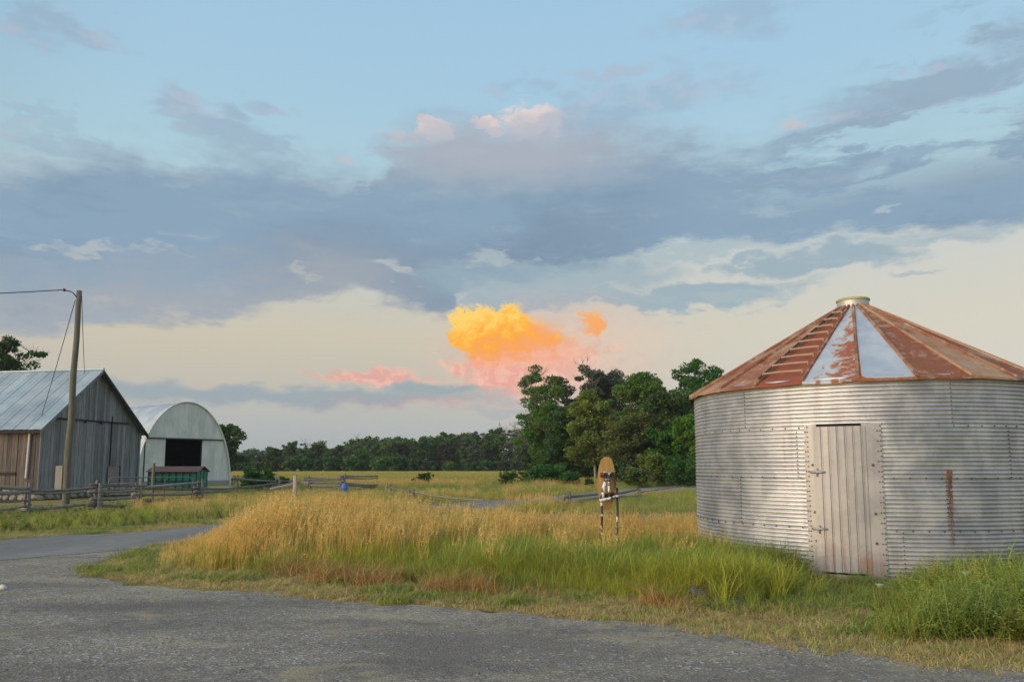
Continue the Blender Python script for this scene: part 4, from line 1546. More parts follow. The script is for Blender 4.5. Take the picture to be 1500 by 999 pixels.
def build_rocks():
    m, nt, out = new_mat('lichen_rock')
    o = coords('Object')
    a = noise(o, 9.0, 7, 0.65)
    b = noise(o, 34.0, 5, 0.65)
    c = mix(ss(a, 0.35, 0.65), srgb(74, 70, 66), srgb(112, 106, 100))
    c = mix(ss(b, 0.55, 0.75) * 0.6, c, srgb(164, 158, 146))
    surf(c, 0.95, 0.0, b + a, 0.8, 0.02, 0.2)
    for px, py, s, lab in ((1024, 881, (0.32, 0.28, 0.26), 'rough grey boulder at the left end beside the bin grass clump'),
                           (1050, 884, (0.28, 0.24, 0.17), 'smaller flat grey rock beside the rough boulder'),
                           (1082, 886, (0.34, 0.2, 0.14), 'long low dark rock half hidden under the grass clump')):
        g = gp(px, py)
        o_ = obj('boulder', rock_mesh('boulder', int(px), s), m, None, True)
        o_.location = (g.x, g.y, s[2] * 0.28)
        o_.rotation_euler = (0, 0, px)
        tag(o_, lab, 'rock')
    g = gp(3, 864)
    o_ = obj('pale_stone', rock_mesh('pale_stone', 5, (0.13, 0.1, 0.09)), m_plain('pale_quartz', (0.6, 0.59, 0.57), 0.8), None, True)
    o_.location = (g.x, g.y, 0.03)
    tag(o_, 'single pale stone lying on the gravel near the lane', 'rock')
    # loose chippings lying on the yard
    mg, nt, out = new_mat('chippings')
    at_ = nt.nodes.new('ShaderNodeAttribute')
    at_.attribute_type = 'INSTANCER'
    at_.attribute_name = 'tint'
    surf(E(at_.outputs['Color']), 0.9)
    protos = []
    for k in range(4):
        rg = random.Random(k)
        bm = bmesh.new()
        bmesh.ops.create_icosphere(bm, subdivisions=1, radius=0.5)
        for v in bm.verts:
            v.co *= rg.uniform(0.7, 1.2)
            v.co.z *= 0.6
        me = bpy.data.meshes.new('chip')
        bm.to_mesh(me)
        bm.free()
        protos.append((me, mg))
    n = 19000
    y = 5.0 + 9.5 * NP.random(n) ** 1.3
    x = (NP.random(n) - 0.5) * 1.45 * y
    d = isle_d(x, y)
    dens = fbm(x * 0.7, y * 1.2, 4, 3)
    keep = (d < 0.25) & (NP.random(n) < np.clip((dens - 0.36) * 3.4, 0.05, 1))
    x, y = x[keep], y[keep]
    k = len(x)
    s = 0.006 + 0.020 * NP.random(k) ** 2.5
    v = 0.09 + 0.18 * NP.random(k) + 0.18 * (NP.random(k) > 0.93)
    tint = np.stack([v * 1.05, v, v * 0.9], 1)
    scatter('loose_chippings', protos, np.stack([x, y, np.full(k, 0.006)], 1), NP.random(k) * 6.28, s, tint, NP.integers(0, 4, k), None,
            'pale loose stone chippings strewn over the gravel yard', 'gravel')


build_pole()
build_fences()
build_sign()
build_rocks()

# ------------------------------------------------------------------ trees and shrubs
M_BARK = m_plain('tree_bark', srgb(104, 96, 86), 0.95, 0.0, 0.3, 3.0, 0.6, 0.02)
M_BARK_PALE = m_plain('pale_bark', srgb(150, 142, 128), 0.95, 0.0, 0.25, 3.0, 0.6, 0.02)
M_FOL = m_leaf('tree_leaves', 0.4, False, 0.6)


def leaf_quads(C, size, rng, cols, up=0.35, elong=1.5):
    """many small folded leaf faces at centres C"""
    n = len(C)
    nrm = rng.normal(size=(n, 3))
    nrm[:, 2] = np.abs(nrm[:, 2]) + up
    nrm /= np.linalg.norm(nrm, axis=1)[:, None]
    t = rng.normal(size=(n, 3))
    t -= nrm * (t * nrm).sum(1)[:, None]
    t /= np.linalg.norm(t, axis=1)[:, None]
    b = np.cross(nrm, t)
    s = (size * (0.6 + 0.8 * rng.random(n)))[:, None]
    V = np.empty((n, 4, 3))
    V[:, 0] = C - t * s * 0.5 * elong
    V[:, 1] = C + b * s * 0.5 + nrm * s * 0.12
    V[:, 2] = C + t * s * 0.5 * elong
    V[:, 3] = C - b * s * 0.5 + nrm * s * 0.12
    col = np.repeat(cols[:, None, :], 4, 1)
    return V.reshape(-1, 3), col.reshape(-1, 3)


def quad_mesh(name, V, col):
    n = len(V) // 4
    me = bpy.data.meshes.new(name)
    me.vertices.add(len(V))
    me.vertices.foreach_set('co', V.astype(np.float32).ravel())
    me.loops.add(4 * n)
    me.loops.foreach_set('vertex_index', np.arange(4 * n, dtype=np.int32))
    me.polygons.add(n)
    me.polygons.foreach_set('loop_start', np.arange(0, 4 * n, 4, dtype=np.int32))
    a = me.attributes.new('col', 'FLOAT_COLOR', 'POINT')
    c4 = np.ones((len(V), 4), np.float32)
    c4[:, :3] = col
    a.data.foreach_set('color', c4.ravel())
    me.update(calc_edges=True)
    me.validate()
    return me


def tree_meshes(seed, h, cr, base, leaves, lsize, col, prof='round', bare=0.0, twigs=5, trunk_r=None, fork=0):
    """returns trunk mesh and crown mesh of a tree of height h and crown radius cr"""
    rg = random.Random(seed)
    rn = np.random.default_rng(seed)
    wood = MB()
    tr = trunk_r or h * 0.016
    tips = []
    stems = 1 + fork
    for s in range(stems):
        lean = Vector((rg.uniform(-1, 1), rg.uniform(-1, 1), 0)) * (0.05 if stems == 1 else 0.22) * h
        n = 9
        pts = []
        for k in range(n + 1):
            t = k / n
            pts.append(Vector((lean.x * t + 0.012 * h * math.sin(k * 1.7 + seed), lean.y * t + 0.012 * h * math.cos(k * 1.3 + seed), -0.1 + t * h * (0.93 - 0.1 * s))))
        rad = [tr * (1.25 - t / n * 1.15) if t else tr * 1.6 for t in range(n + 1)]
        wood.tube(pts, rad, 7)
        nl = int(17 / (stems ** 0.5))
        for i in range(nl):
            f = base + (0.98 - base) * (i + rg.random()) / nl
            q = (f - base) / (1 - base)
            if prof == 'round':
                reach = cr * (0.35 + 0.75 * math.sin(math.pi * min(1, 0.12 + 0.86 * q)) ** 0.8)
            elif prof == 'cone':
                reach = cr * (1.08 - 0.95 * q)
            else:
                reach = cr * (0.45 + 0.6 * math.sin(math.pi * (0.25 + 0.6 * q)))
            reach *= rg.uniform(0.7, 1.12)
            kf = f * n
            i0 = min(int(kf), n - 1)
            p0 = pts[i0].lerp(pts[i0 + 1], kf - i0)
            az_ = i * 2.4 + rg.uniform(-0.5, 0.5)
            rise = rg.uniform(0.15, 0.6) + 0.5 * q if prof != 'cone' else rg.uniform(-0.15, 0.2)
            d = Vector((math.cos(az_), math.sin(az_), rise)).normalized()
            lp = [p0]
            for k in range(1, 5):
                d = (d + Vector((rg.uniform(-0.2, 0.2), rg.uniform(-0.2, 0.2), rg.uniform(-0.05, 0.22)))).normalized()
                lp.append(lp[-1] + d * reach / 4)
            lr = max(tr * (0.5 - 0.3 * q), 0.02)
            wood.tube(lp, [lr, lr * 0.75, lr * 0.5, lr * 0.32, lr * 0.14], 5, False)
            tips.append((lp[-1], 1.0))
            tips.append((lp[3], 0.9))
            for k in range(twigs):
                a = rg.choice(lp[1:4])
                dd = Vector((rg.uniform(-1, 1), rg.uniform(-1, 1), rg.uniform(-0.2, 0.9))).normalized()
                e = a + dd * reach * rg.uniform(0.28, 0.5)
                mid_ = a.lerp(e, 0.5) + Vector((0, 0, 0.03 * reach))
                wood.tube([a, mid_, e], [lr * 0.35, lr * 0.22, lr * 0.08], 4, False)
                tips.append((e, 0.8))
                if bare > 0.3:
                    for _ in range(5):
                        d3 = (dd + Vector((rg.uniform(-0.8, 0.8), rg.uniform(-0.8, 0.8), rg.uniform(-0.2, 0.9)))).normalized()
                        s0 = a.lerp(e, rg.uniform(0.4, 1))
                        wood.tube([s0, s0 + d3 * reach * 0.2, s0 + d3 * reach * 0.34 + Vector((0, 0, 0.04 * reach))], [0.022, 0.016, 0.008], 3, False)
    keep = [t for t in tips if rg.random() > bare]
    if not keep:
        keep = tips[:3]
    C = np.array([t[0] for t in keep])
    K = np.array([t[1] for t in keep])
    per = max(3, leaves // len(keep))
    cl = 0.19 * cr if prof != 'cone' else 0.2 * cr
    idx = np.repeat(np.arange(len(keep)), per)
    # each clump is a flattened puff with leaves mostly on its shell
    u = rn.normal(size=(len(idx), 3))
    u /= np.linalg.norm(u, axis=1)[:, None]
    rad = (0.35 + 0.65 * rn.random(len(idx)) ** 0.6)[:, None] * cl * (0.7 + 0.6 * rn.random(len(keep)))[idx][:, None]
    P = C[idx] + u * rad * np.array([1.15, 1.15, 0.72])
    P[:, 2] = np.maximum(P[:, 2], 0.05)
    base_c = np.array(col)
    hue = (rn.random(len(keep)) - 0.5)[idx]
    val = (0.8 + 0.4 * rn.random(len(keep)))[idx] * (0.82 + 0.36 * rn.random(len(idx)))
    cc = base_c[None, :] * val[:, None]
    cc[:, 0] *= 1 + 0.35 * hue
    cc[:, 2] *= 1 - 0.25 * hue
    V, cq = leaf_quads(P, np.full(len(P), lsize), rn, cc)
    return wood.mesh('trunk'), quad_mesh('crown', V, cq)


def plant_tree(name, meshes, loc, label, cat='tree', group=None, rz=0.0, s=1.0, bark=None, sz=None):
    root = thing(name, label, cat, loc, rz, group)
    root.scale = (s, s, sz or s)
    tw = obj('trunk', meshes[0], bark or M_BARK, root, True)
    cr = obj('crown', meshes[1], M_FOL, root)
    return root


G_DARK = (0.074, 0.146, 0.036)
G_MID = (0.118, 0.210, 0.038)
G_LITE = (0.190, 0.275, 0.042)
G_OLIVE = (0.165, 0.215, 0.042)
G_GREY = (0.120, 0.145, 0.078)


def wood_edge():
    def spec(px, top, w, y):
        """base position, height and crown radius of a tree whose top and width are known"""
        p = at(px, 690, y)
        return (p.x, y, 0), at(px, top, y).z, w * y / FPX / 2
    T = [  # px, top, width, distance, base, leaves, leaf size, colour, profile, bare, label, bark, fork
        (800, 548, 92, 96, 0.2, 5200, 0.30, G_MID, 'vase', 0.68, 'half-bare tall tree with grey dead branches at the wood corner', M_BARK_PALE, 1),
        (848, 533, 74, 101, 0.25, 7000, 0.30, G_GREY, 'vase', 0.5, 'tall thin-crowned tree with dead twigs above its top', M_BARK_PALE, 1),
        (893, 542, 92, 104, 0.15, 12500, 0.30, G_GREY, 'round', 0.0, 'dense grey-green round-topped tree behind the lighter ones', M_BARK, 0),
        (872, 584, 92, 76, 0.24, 8500, 0.24, G_LITE, 'round', 0.04, 'bright yellow-green tree with a pale slim trunk', M_BARK_PALE, 0),
        (940, 546, 100, 88, 0.14, 13000, 0.28, G_MID, 'round', 0.0, 'broad mid-green tree in the middle of the clump', M_BARK, 0),
        (978, 572, 92, 72, 0.14, 12000, 0.24, G_DARK, 'round', 0.0, 'dark full-crowned tree nearest the lane bend', M_BARK, 0),
        (1012, 522, 78, 92, 0.3, 6500, 0.28, G_DARK, 'vase', 0.25, 'tallest open-crowned dark tree rising beside the bin roof', M_BARK, 1),
        (1052, 566, 100, 78, 0.15, 10000, 0.26, G_MID, 'round', 0.0, 'leafy tree mostly hidden behind the steel bin', M_BARK, 0),
        (826, 600, 74, 84, 0.06, 9000, 0.26, G_DARK, 'round', 0.0, 'low dark bushy tree under the half-bare one', M_BARK, 0),
        (915, 612, 84, 70, 0.08, 9000, 0.22, G_OLIVE, 'round', 0.05, 'olive green small tree with a leaning trunk', M_BARK, 1),
        (786, 640, 54, 100, 0.04, 5000, 0.28, G_DARK, 'round', 0.0, 'dark rounded thicket tree at the end of the clump', M_BARK, 0),
        (806, 594, 78, 93, 0.05, 9000, 0.26, G_MID, 'round', 0.05, 'mid-green leafy tree below the dead branches at the wood corner', M_BARK, 0),
        (1018, 610, 74, 64, 0.06, 9000, 0.22, G_MID, 'round', 0.0, 'bushy green tree touching the edge of the bin', M_BARK, 0),
        (868, 618, 80, 90, 0.02, 8000, 0.26, G_DARK, 'round', 0.0, 'deep green underwood tree behind the pale trunk', M_BARK, 0),
        (950, 622, 80, 80, 0.02, 8000, 0.26, G_DARK, 'round', 0.0, 'deep green underwood tree in the middle of the clump', M_BARK, 0),
        (990, 634, 80, 68, 0.02, 8000, 0.24, G_DARK, 'round', 0.0, 'deep green underwood tree above the lane bend', M_BARK, 0),
        (-12, 484, 84, 68, 0.2, 6500, 0.24, G_DARK, 'vase', 0.35, 'large dark tree rising behind the barn roof', M_BARK, 1),
        (331, 626, 56, 112, 0.12, 7000, 0.32, G_DARK, 'round', 0.02, 'dark leafy tree standing against the arched shed side', M_BARK, 0),
        (398, 660, 34, 175, 0.05, 3800, 0.4, G_DARK, 'round', 0.0, 'single round dark tree standing out from the far wood', M_BARK, 0),
    ]
    for i, (px, top, w, y, base, lv, ls, col, pr, bare, lab, bark, fork) in enumerate(T):
        loc, h, cr = spec(px, top, w, y)
        plant_tree('leafy_tree', tree_meshes(100 + i, h * 0.97, cr, base, int(lv * 1.9), ls * 0.72, col, pr, bare, 7, None, fork), loc, lab, 'tree', 'trees of the wood edge' if px > 700 else None, i * 1.1, 1.0, bark)
    # shrubs at the foot of the wood and in the meadow
    S = [(955, 672, 60, 62, G_OLIVE, 'yellowish shrub at the foot of the dark trees'), (906, 684, 52, 64, G_DARK, 'low dark shrub in front of the leaning trunk'),
         (1000, 684, 60, 60, G_DARK, 'low dark shrub beside the lane bend'), (846, 682, 46, 84, G_MID, 'green shrub at the base of the bright tree'),
         (790, 676, 40, 92, G_MID, 'green shrub at the end of the tree clump'), (930, 694, 50, 58, G_MID, 'spreading weed shrub on the lane bank'),
         (745, 697, 30, 58, G_MID, 'small leafy shrub alone in the meadow grass'), (800, 696, 64, 62, G_DARK, 'broad dark bramble bush in the meadow'), (835, 699, 34, 60, G_DARK, 'dark bramble bush at the end of the meadow row'),
         (772, 694, 26, 64, G_MID, 'thin upright shrub between the meadow brambles'), (862, 702, 16, 57, G_DARK, 'tiny dark bush near the sign board'),
         (375, 706, 60, 50, G_DARK, 'low dark bush behind the sagging rails'), (418, 700, 18, 52, G_MID, 'small pointed bush behind the pale post'),
         (624, 699, 26, 62, G_DARK, 'scraggly dark meadow weed bush beside the field'), (605, 700, 8, 60, G_DARK, 'narrow dark stalk of weed in the meadow')]
    for i, (px, top, w, y, col, lab) in enumerate(S):
        loc, h, cr = spec(px, top, w, y)
        h = max(h, 0.6)
        lv = int(900 + 1400 * min(cr, 2.0))
        wm, cm = tree_meshes(300 + i, h, max(cr, 0.18), 0.02, lv, 0.09 + 0.03 * min(cr, 2), col, 'vase', 0.25, 4, 0.03 + 0.01 * h, 1)
        plant_tree('meadow_shrub', (wm, cm), loc, lab, 'shrub', None, i * 0.7)


def far_wood():
    V = []
    kinds = [('round dark green tree in the far wood beyond the field', G_DARK, 'round', 0.0, 9.5, 3.1, 3000),
             ('mid green spreading tree in the far wood beyond the field', G_MID, 'round', 0.03, 10.0, 3.3, 3000),
             ('grey-green thin tree in the far wood beyond the field', G_GREY, 'vase', 0.2, 10.5, 2.7, 2400),
             ('dark pointed conifer in the far wood beyond the field', G_DARK, 'cone', 0.0, 10.5, 2.2, 2600),
             ('leafless grey tree standing over the far wood', G_GREY, 'vase', 0.93, 11.5, 2.6, 300),
             ('brownish green tree in the far wood beyond the field', (0.072, 0.072, 0.034), 'round', 0.08, 9.0, 2.8, 2600)]
    for k, (lab, col, pr, bare, h, cr, lv) in enumerate(kinds):
        V.append((tree_meshes(500 + k, h, cr, 0.05, lv, 0.36, col, pr, bare, 4), lab, h))
    rg = random.Random(77)
    prof = [(330, 664), (375, 664), (410, 655), (440, 648), (470, 650), (510, 648), (550, 643), (600, 640), (650, 640), (700, 637), (740, 632), (790, 628), (900, 628), (1100, 630), (1600, 630), (-400, 640)]
    prof.sort()
    xs, ts = [p[0] for p in prof], [p[1] for p in prof]
    for row, y in enumerate((206, 214, 224, 236)):
        px = -120 + row * 7
        while px < 1900:
            px += rg.uniform(13, 25) if 335 < px < 800 else rg.uniform(44, 70)
            if row > 0 and not 335 < px < 800:
                continue
            top = np.interp(px, xs, ts) + rg.uniform(-6, 11) + (7 if row == 0 else 0)
            if px < 405 and px > 335:
                top = max(top, 663)
            yy = y + rg.uniform(-4, 4)
            if rg.random() < (0.45 if 700 < px < 790 else 0.06) and row > 0:
                k = 4
                top -= 10
            else:
                k = rg.choice((0, 0, 1, 1, 2, 3, 5) if 540 < px < 720 else (0, 0, 0, 1, 1, 2, 5))
            ms, lab, h = V[k]
            p = at(px, 690, yy)
            H = max(at(px, top, yy).z, 4.0)
            plant_tree('wood_tree', ms, (p.x, yy, -0.2), lab, 'tree', 'trees of the far wood: ' + lab.split(' in ')[0].split(' standing')[0], rg.uniform(0, 6), max(0.8, H / h) * rg.uniform(0.95, 1.15), M_BARK_PALE if k == 4 else M_BARK, H / h)
    # ragged brush along the foot of the wood
    mesh = [tree_meshes(540 + k, 2.4, 1.9, 0.02, 1200, 0.36, c_, 'round', 0.05, 2)for k, c_ in enumerate((G_DARK, G_MID))]
    px = 330
    while px < 800:
        px += rg.uniform(16, 30)
        k = rg.choice((0, 0, 1))
        yy = 200 + rg.uniform(-3, 3)
        p = at(px, 690, yy)
        plant_tree('wood_shrub', mesh[k], (p.x, yy, -0.1), ('dark' if k == 0 else 'mid green') + ' undergrowth bush along the foot of the far wood', 'shrub', 'undergrowth of the far wood: ' + ('dark' if k == 0 else 'green'), rg.uniform(0, 6), rg.uniform(0.8, 1.5))
    # wooded rise on the skyline
    for px in range(300, 470, 12):
        yy = 420 + rg.uniform(-15, 15)
        p = at(px, 690, yy)
        plant_tree('distant_tree', V[rg.choice((0, 1))][0], (p.x, yy, 0), 'pale hazy tree of the distant skyline beyond the shed', 'tree', 'distant skyline trees', rg.uniform(0, 6), 1.2, M_BARK, 1.0 + rg.uniform(-0.15, 0.15))


wood_edge()
far_wood()

# ------------------------------------------------------------------ grasses and weeds
M_GR = m_leaf('grass_blades', 0.35, True, 0.6)


def strip(mb, p, a, h, w, bend, col, seg=4, twist=0.0, tip=0.0):
    """one curved tapering blade; a = heading, bend = how far the tip leans (fraction of h)"""
    V = []
    sx, sy = -math.sin(a + twist), math.cos(a + twist)
    for k in range(seg + 1):
        t = k / seg
        off = bend * h * t * t
        z = h * (t - 0.32 * min(bend, 1.5) * t * t * t)
        ww = w * (1 - t) ** 0.6 * 0.5 + tip
        c = (p[0] + math.cos(a) * off, p[1] + math.sin(a) * off, z)
        V += [(c[0] - sx * ww, c[1] - sy * ww, c[2]), (c[0] + sx * ww, c[1] + sy * ww, c[2])]
    F = [(2 * k, 2 * k + 1, 2 * k + 3, 2 * k + 2) for k in range(seg)]
    mb.add(V, F, col)
    return c


def vcol(rg, c, s=0.2, hue=0.12):
    v = 1 + rg.uniform(-s, s)
    h = rg.uniform(-hue, hue)
    return (c[0] * v * (1 + h), c[1] * v, c[2] * v * (1 - h))


def tuft_green(seed, n, h, spread, w, dry=0.15, bend=(0.15, 0.9), wind=None):
    rg = random.Random(seed)
    mb = MB()
    for k in range(n):
        r, q = spread * math.sqrt(rg.random()), rg.uniform(0, 6.28)
        p = (r * math.cos(q), r * math.sin(q))
        a = rg.uniform(0, 6.28) if wind is None else rg.gauss(wind, 1.0)
        c = (0.55, 0.44, 0.2) if rg.random() < dry else (0.43, 0.52, 0.12)
        strip(mb, p, a, h * rg.uniform(0.45, 1.05), w * rg.uniform(0.6, 1.3), rg.uniform(*bend), vcol(rg, c), 5, rg.uniform(-0.6, 0.6))
    return mb.mesh('green_tuft')


def tuft_gold(seed, stems, h, spread, wind=0.2):
    """dry flowering stems with nodding seed heads over some blades"""
    rg = random.Random(seed)
    mb = MB()
    for k in range(int(stems * 0.9)):
        r, q = spread * math.sqrt(rg.random()), rg.uniform(0, 6.28)
        c = (0.62, 0.50, 0.2) if rg.random() < 0.45 else (0.46, 0.50, 0.13)
        strip(mb, (r * math.cos(q), r * math.sin(q)), rg.uniform(0, 6.28), h * rg.uniform(0.35, 0.75), 0.008, rg.uniform(0.2, 0.9), vcol(rg, c), 4, rg.uniform(-0.6, 0.6))
    for k in range(stems):
        r, q = spread * math.sqrt(rg.random()), rg.uniform(0, 6.28)
        p = (r * math.cos(q), r * math.sin(q))
        a = rg.gauss(wind, 0.9)
        hh = h * rg.uniform(0.75, 1.08)
        bd = rg.uniform(0.05, 0.3)
        cs = vcol(rg, (0.70, 0.56, 0.26))
        strip(mb, p, a, hh, 0.0045, bd, cs, 4, rg.uniform(-1, 1), 0.0012)
        ch = vcol(rg, (0.78, 0.58, 0.27), 0.2, 0.1)
        for j in range(11):                      # spikelets
            t = 0.78 + 0.24 * j / 10
            off = bd * hh * t * t
            z = hh * (t - 0.32 * bd * t ** 3)
            lr = 0.03 * (1.1 - abs(j - 3) / 9)
            b = rg.uniform(0, 6.28)
            c0 = Vector((p[0] + math.cos(a) * off, p[1] + math.sin(a) * off, z))
            d = Vector((math.cos(b) * 0.7 + math.cos(a) * 0.4, math.sin(b) * 0.7 + math.sin(a) * 0.4, rg.uniform(0.2, 0.9))).normalized() * lr * rg.uniform(0.8, 1.7)
            s_ = d.cross(Vector((rg.uniform(-1, 1), rg.uniform(-1, 1), rg.uniform(-1, 1)))).normalized() * 0.0055
            mb.add([c0 - s_ * 0.4, c0 + d * 0.6 + s_, c0 + d * 1.15, c0 + d * 0.6 - s_], [(0, 1, 2, 3)], vcol(rg, ch, 0.12))
    return mb.mesh('gold_tuft')


def forb(seed, h, stems, leaf, col, flower=None):
    rg = random.Random(seed)
    mb = MB()
    for s in range(stems):
        a = rg.uniform(0, 6.28)
        p = (rg.uniform(-0.06, 0.06), rg.uniform(-0.06, 0.06))
        hh = h * rg.uniform(0.6, 1.05)
        bd = rg.uniform(0.15, 0.95)
        strip(mb, p, a, hh, 0.006, bd, vcol(rg, (col[0] * 1.2, col[1], col[2])), 4, 0, 0.002)
        n = int(hh / 0.028)
        for j in range(n):
            t = 0.12 + 0.88 * j / n
            off = bd * hh * t * t
            z = hh * (t - 0.32 * bd * t ** 3)
            b = j * 2.4 + rg.uniform(-0.5, 0.5)
            L = leaf * (1.15 - 0.7 * t) * rg.uniform(0.6, 1.3)
            c0 = Vector((p[0] + math.cos(a) * off, p[1] + math.sin(a) * off, z))
            d = Vector((math.cos(b), math.sin(b), rg.uniform(-0.1, 0.8))).normalized() * L
            s_ = Vector((-math.sin(b), math.cos(b), rg.uniform(-0.3, 0.3))) * L * 0.22
            c = vcol(rg, col, 0.25, 0.15)
            mb.add([c0, c0 + d * 0.5 + s_, c0 + d - Vector((0, 0, 0.15 * L)), c0 + d * 0.5 - s_], [(0, 1, 2, 3)], c)
    return mb.mesh('forb')


def tint_arr(a, b, f, rn, s=0.12):
    a, b = np.array(a), np.array(b)
    t = a[None] * (1 - f[:, None]) + b[None] * f[:, None]
    return t * (1 + s * (rn.random((len(f), 1)) * 2 - 1))


def in_bin(x, y, r=0.06):
    return np.hypot(x - BIN_C.x, y - BIN_C.y) < BIN_R + r


def build_grass():
    rn = NP
    GREEN = (0.72, 0.76, 0.52)
    LIME = (1.02, 0.94, 0.54)
    STRAW = (1.15, 0.78, 0.55)
    door_px = lambda x, y: 750 + FPX * x / np.maximum(y, 0.1)

    # --- 1 tall golden grass at the back and over the left of the island
    N = 42000
    y = 9.0 + 7.6 * rn.random(N)
    x = -8.5 + 17.0 * rn.random(N)
    d = isle_d(x, y)
    px = door_px(x, y)
    patch = fbm(x * 0.55, y * 0.4, 21, 3)
    back = y - (np.interp(px, [300, 520, 700], [11.4, 12.2, 12.9]) + 0.9 * (patch - 0.5) * 4)                     # golden behind this line
    left = (-3.4 - x) + (patch - 0.5) * 3
    gold = np.clip(np.maximum(back * 0.45, left * 0.5) + 0.30, 0.07, 1)
    dens = np.clip((d - np.interp(x, [-6, -3.5], [0.75, 1.15])) / 0.6, 0, 1) * gold * 0.2
    keep = (rn.random(N) < dens) & ~in_bin(x, y, 0.1) & (px < 1060) & ~((y < 10.5) & (x > 3.0)) & ((y < 20) | (rn.random(N) < 0.7))
    keep &= ~((px > 400) & (y < 10.6 + 0.2 * patch) & (rn.random(N) < 0.72))
    x, y, d, patch = x[keep], y[keep], d[keep], patch[keep]
    n = len(x)
    edge = np.clip((d - 0.9) / 1.6, 0.35, 1)
    f = np.clip(fbm(x * 0.9, y * 0.9, 8, 3) * 1.6 - 0.4, 0, 1)
    protos = [(tuft_gold(40 + k, 11, 0.80, 0.16), M_GR) for k in range(7)]
    hp = np.interp(door_px(x, y), [200, 330, 520, 800, 950], [0.85, 1.18, 1.1, 0.85, 0.72])
    scl = edge * hp * (0.7 + 0.45 * rn.random(n)) * (0.85 + 0.3 * patch)
    scatter('golden_grass', protos, np.stack([x, y, np.zeros(n)], 1), rn.normal(0.0, 0.7, n), scl,
            tint_arr((1.0, 0.98, 0.72), (1.08, 0.90, 0.58), f, rn), rn.integers(0, 7, n), rn.normal(0, 0.07, (n, 2)),
            'tall golden dry grass with nodding seed heads on the grass island', 'grass')

    # --- 2 lush green grass along the front of the island and round the bin
    N = 60000
    y = 7.0 + 10.5 * rn.random(N)
    x = -8.0 + 17.5 * rn.random(N)
    d = isle_d(x, y)
    px = door_px(x, y)
    patch = fbm(x * 0.8, y * 0.8, 33, 3)
    w = np.clip((d - 1.25) / 0.35, 0, 1) * np.clip((14.0 - y + (patch - 0.5) * 5) / 2.6, 0.28, 1) * np.clip((x + 7.0) / 4.0, 0.62, 1)
    bare = (px > 1105) & (px < 1290) & (y < 10.9)                   # trodden patch before the door
    keep = (rn.random(N) < w * 0.55) & ~in_bin(x, y, 0.06) & ~bare & ~((px > 1090) & (y < 8.2)) & (px < 1180)
    x, y, d, patch = x[keep], y[keep], d[keep], patch[keep]
    n = len(x)
    px = door_px(x, y)
    edge = np.clip((d - 0.75) / 1.5, 0.35, 1)
    lime = np.clip(fbm(x * 1.1, y * 1.1, 5, 3) * 2.0 - 0.55, 0, 1)
    protos = [(tuft_green(60 + k, 26, 0.74, 0.15, 0.011, (0.1, 0.2, 0.35, 0.12, 0.25, 0.5, 0.15)[k], (0.25, 1.3)), M_GR) for k in range(7)]
    scl = edge * (0.55 + 0.5 * rn.random(n)) * (0.7 + 0.5 * patch) * np.interp(px, [250, 600, 900, 1000], [1.0, 1.0, 0.86, 0.95])
    scatter('green_grass', protos, np.stack([x, y, np.zeros(n)], 1), rn.random(n) * 6.28, scl,
            tint_arr(GREEN, LIME, lime, rn), rn.integers(0, 7, n), rn.normal(0, 0.1, (n, 2)),
            'tall lush green grass along the front of the grass island', 'grass')

    # --- 3 rusty dead stems at the foot of the tall grass
    N = 9000
    y = 7.5 + 4.5 * rn.random(N)
    x = -6.5 + 10.5 * rn.random(N)
    d = isle_d(x, y)
    pt = fbm(x * 1.2, y * 1.2, 12, 3)
    keep = (d > 0.95) & (d < 1.75) & (rn.random(N) < np.clip((pt - 0.42) * 3, 0, 0.6)) & (door_px(x, y) < 1000)
    x, y = x[keep], y[keep]
    n = len(x)
    protos = [(tuft_green(80 + k, 16, 0.34, 0.13, 0.008, 1.0, (0.3, 1.8)), M_GR) for k in range(4)]
    scatter('dead_grass', protos, np.stack([x, y, np.zeros(n)], 1), rn.random(n) * 6.28, 0.6 + 0.7 * rn.random(n),
            tint_arr((0.95, 0.80, 0.66), (0.85, 0.62, 0.48), rn.random(n), rn), rn.integers(0, 4, n), rn.normal(0, 0.2, (n, 2)),
            'rusty brown dead grass at the foot of the tall grass', 'grass')

    # --- 4 short mown grass on the verges
    N = 90000
    y = 5.0 + 18.0 * rn.random(N) ** 1.4
    x = -14 + 24 * rn.random(N)
    d = isle_d(x, y)
    rd = road_d(x, y)
    px = door_px(x, y)
    pt = fbm(x * 1.5, y * 1.5, 44, 4)
    e = (fbm(x * 2.2, y * 2.2, 3, 3) - 0.5) * 0.6
    w = np.where(d > -0.08 + e * 0.6, np.clip((d + 0.15 - e) / 0.5, 0, 1), 0) * np.clip((2.6 - d) / 0.8, 0.0, 1)
    w = np.maximum(w, ((px > 1060) & (d > 0) & (y < 11.5)) * 0.9)
    w = np.maximum(w, (rd > -0.15) * np.clip((2.0 - rd) / 0.6, 0, 1) * 0.8)
    keep = (rn.random(N) < w * (0.5 + 0.8 * pt)) & ~in_bin(x, y, 0.0) & (px > -60) & (px < 1560)
    x, y, d, pt, rd = x[keep], y[keep], d[keep], pt[keep], rd[keep]
    n = len(x)
    px = door_px(x, y)
    protos = [(tuft_green(90 + k, 24, 0.10, 0.11, 0.007, (0.92, 0.92, 0.92, 0.12, 0.2, 0.3)[k], (0.4, 2.2)), M_GR) for k in range(6)]
    gr = np.clip((fbm(x * 1.3, y * 2.0, 71, 3) - 0.56) * 7, 0, 1)
    gr = np.maximum(gr, np.clip((px - 1085) / 40, 0, 1) * np.clip((1310 - px) / 40, 0, 1) * np.clip((y - 8.3) / 0.4, 0, 1) * 0.95)
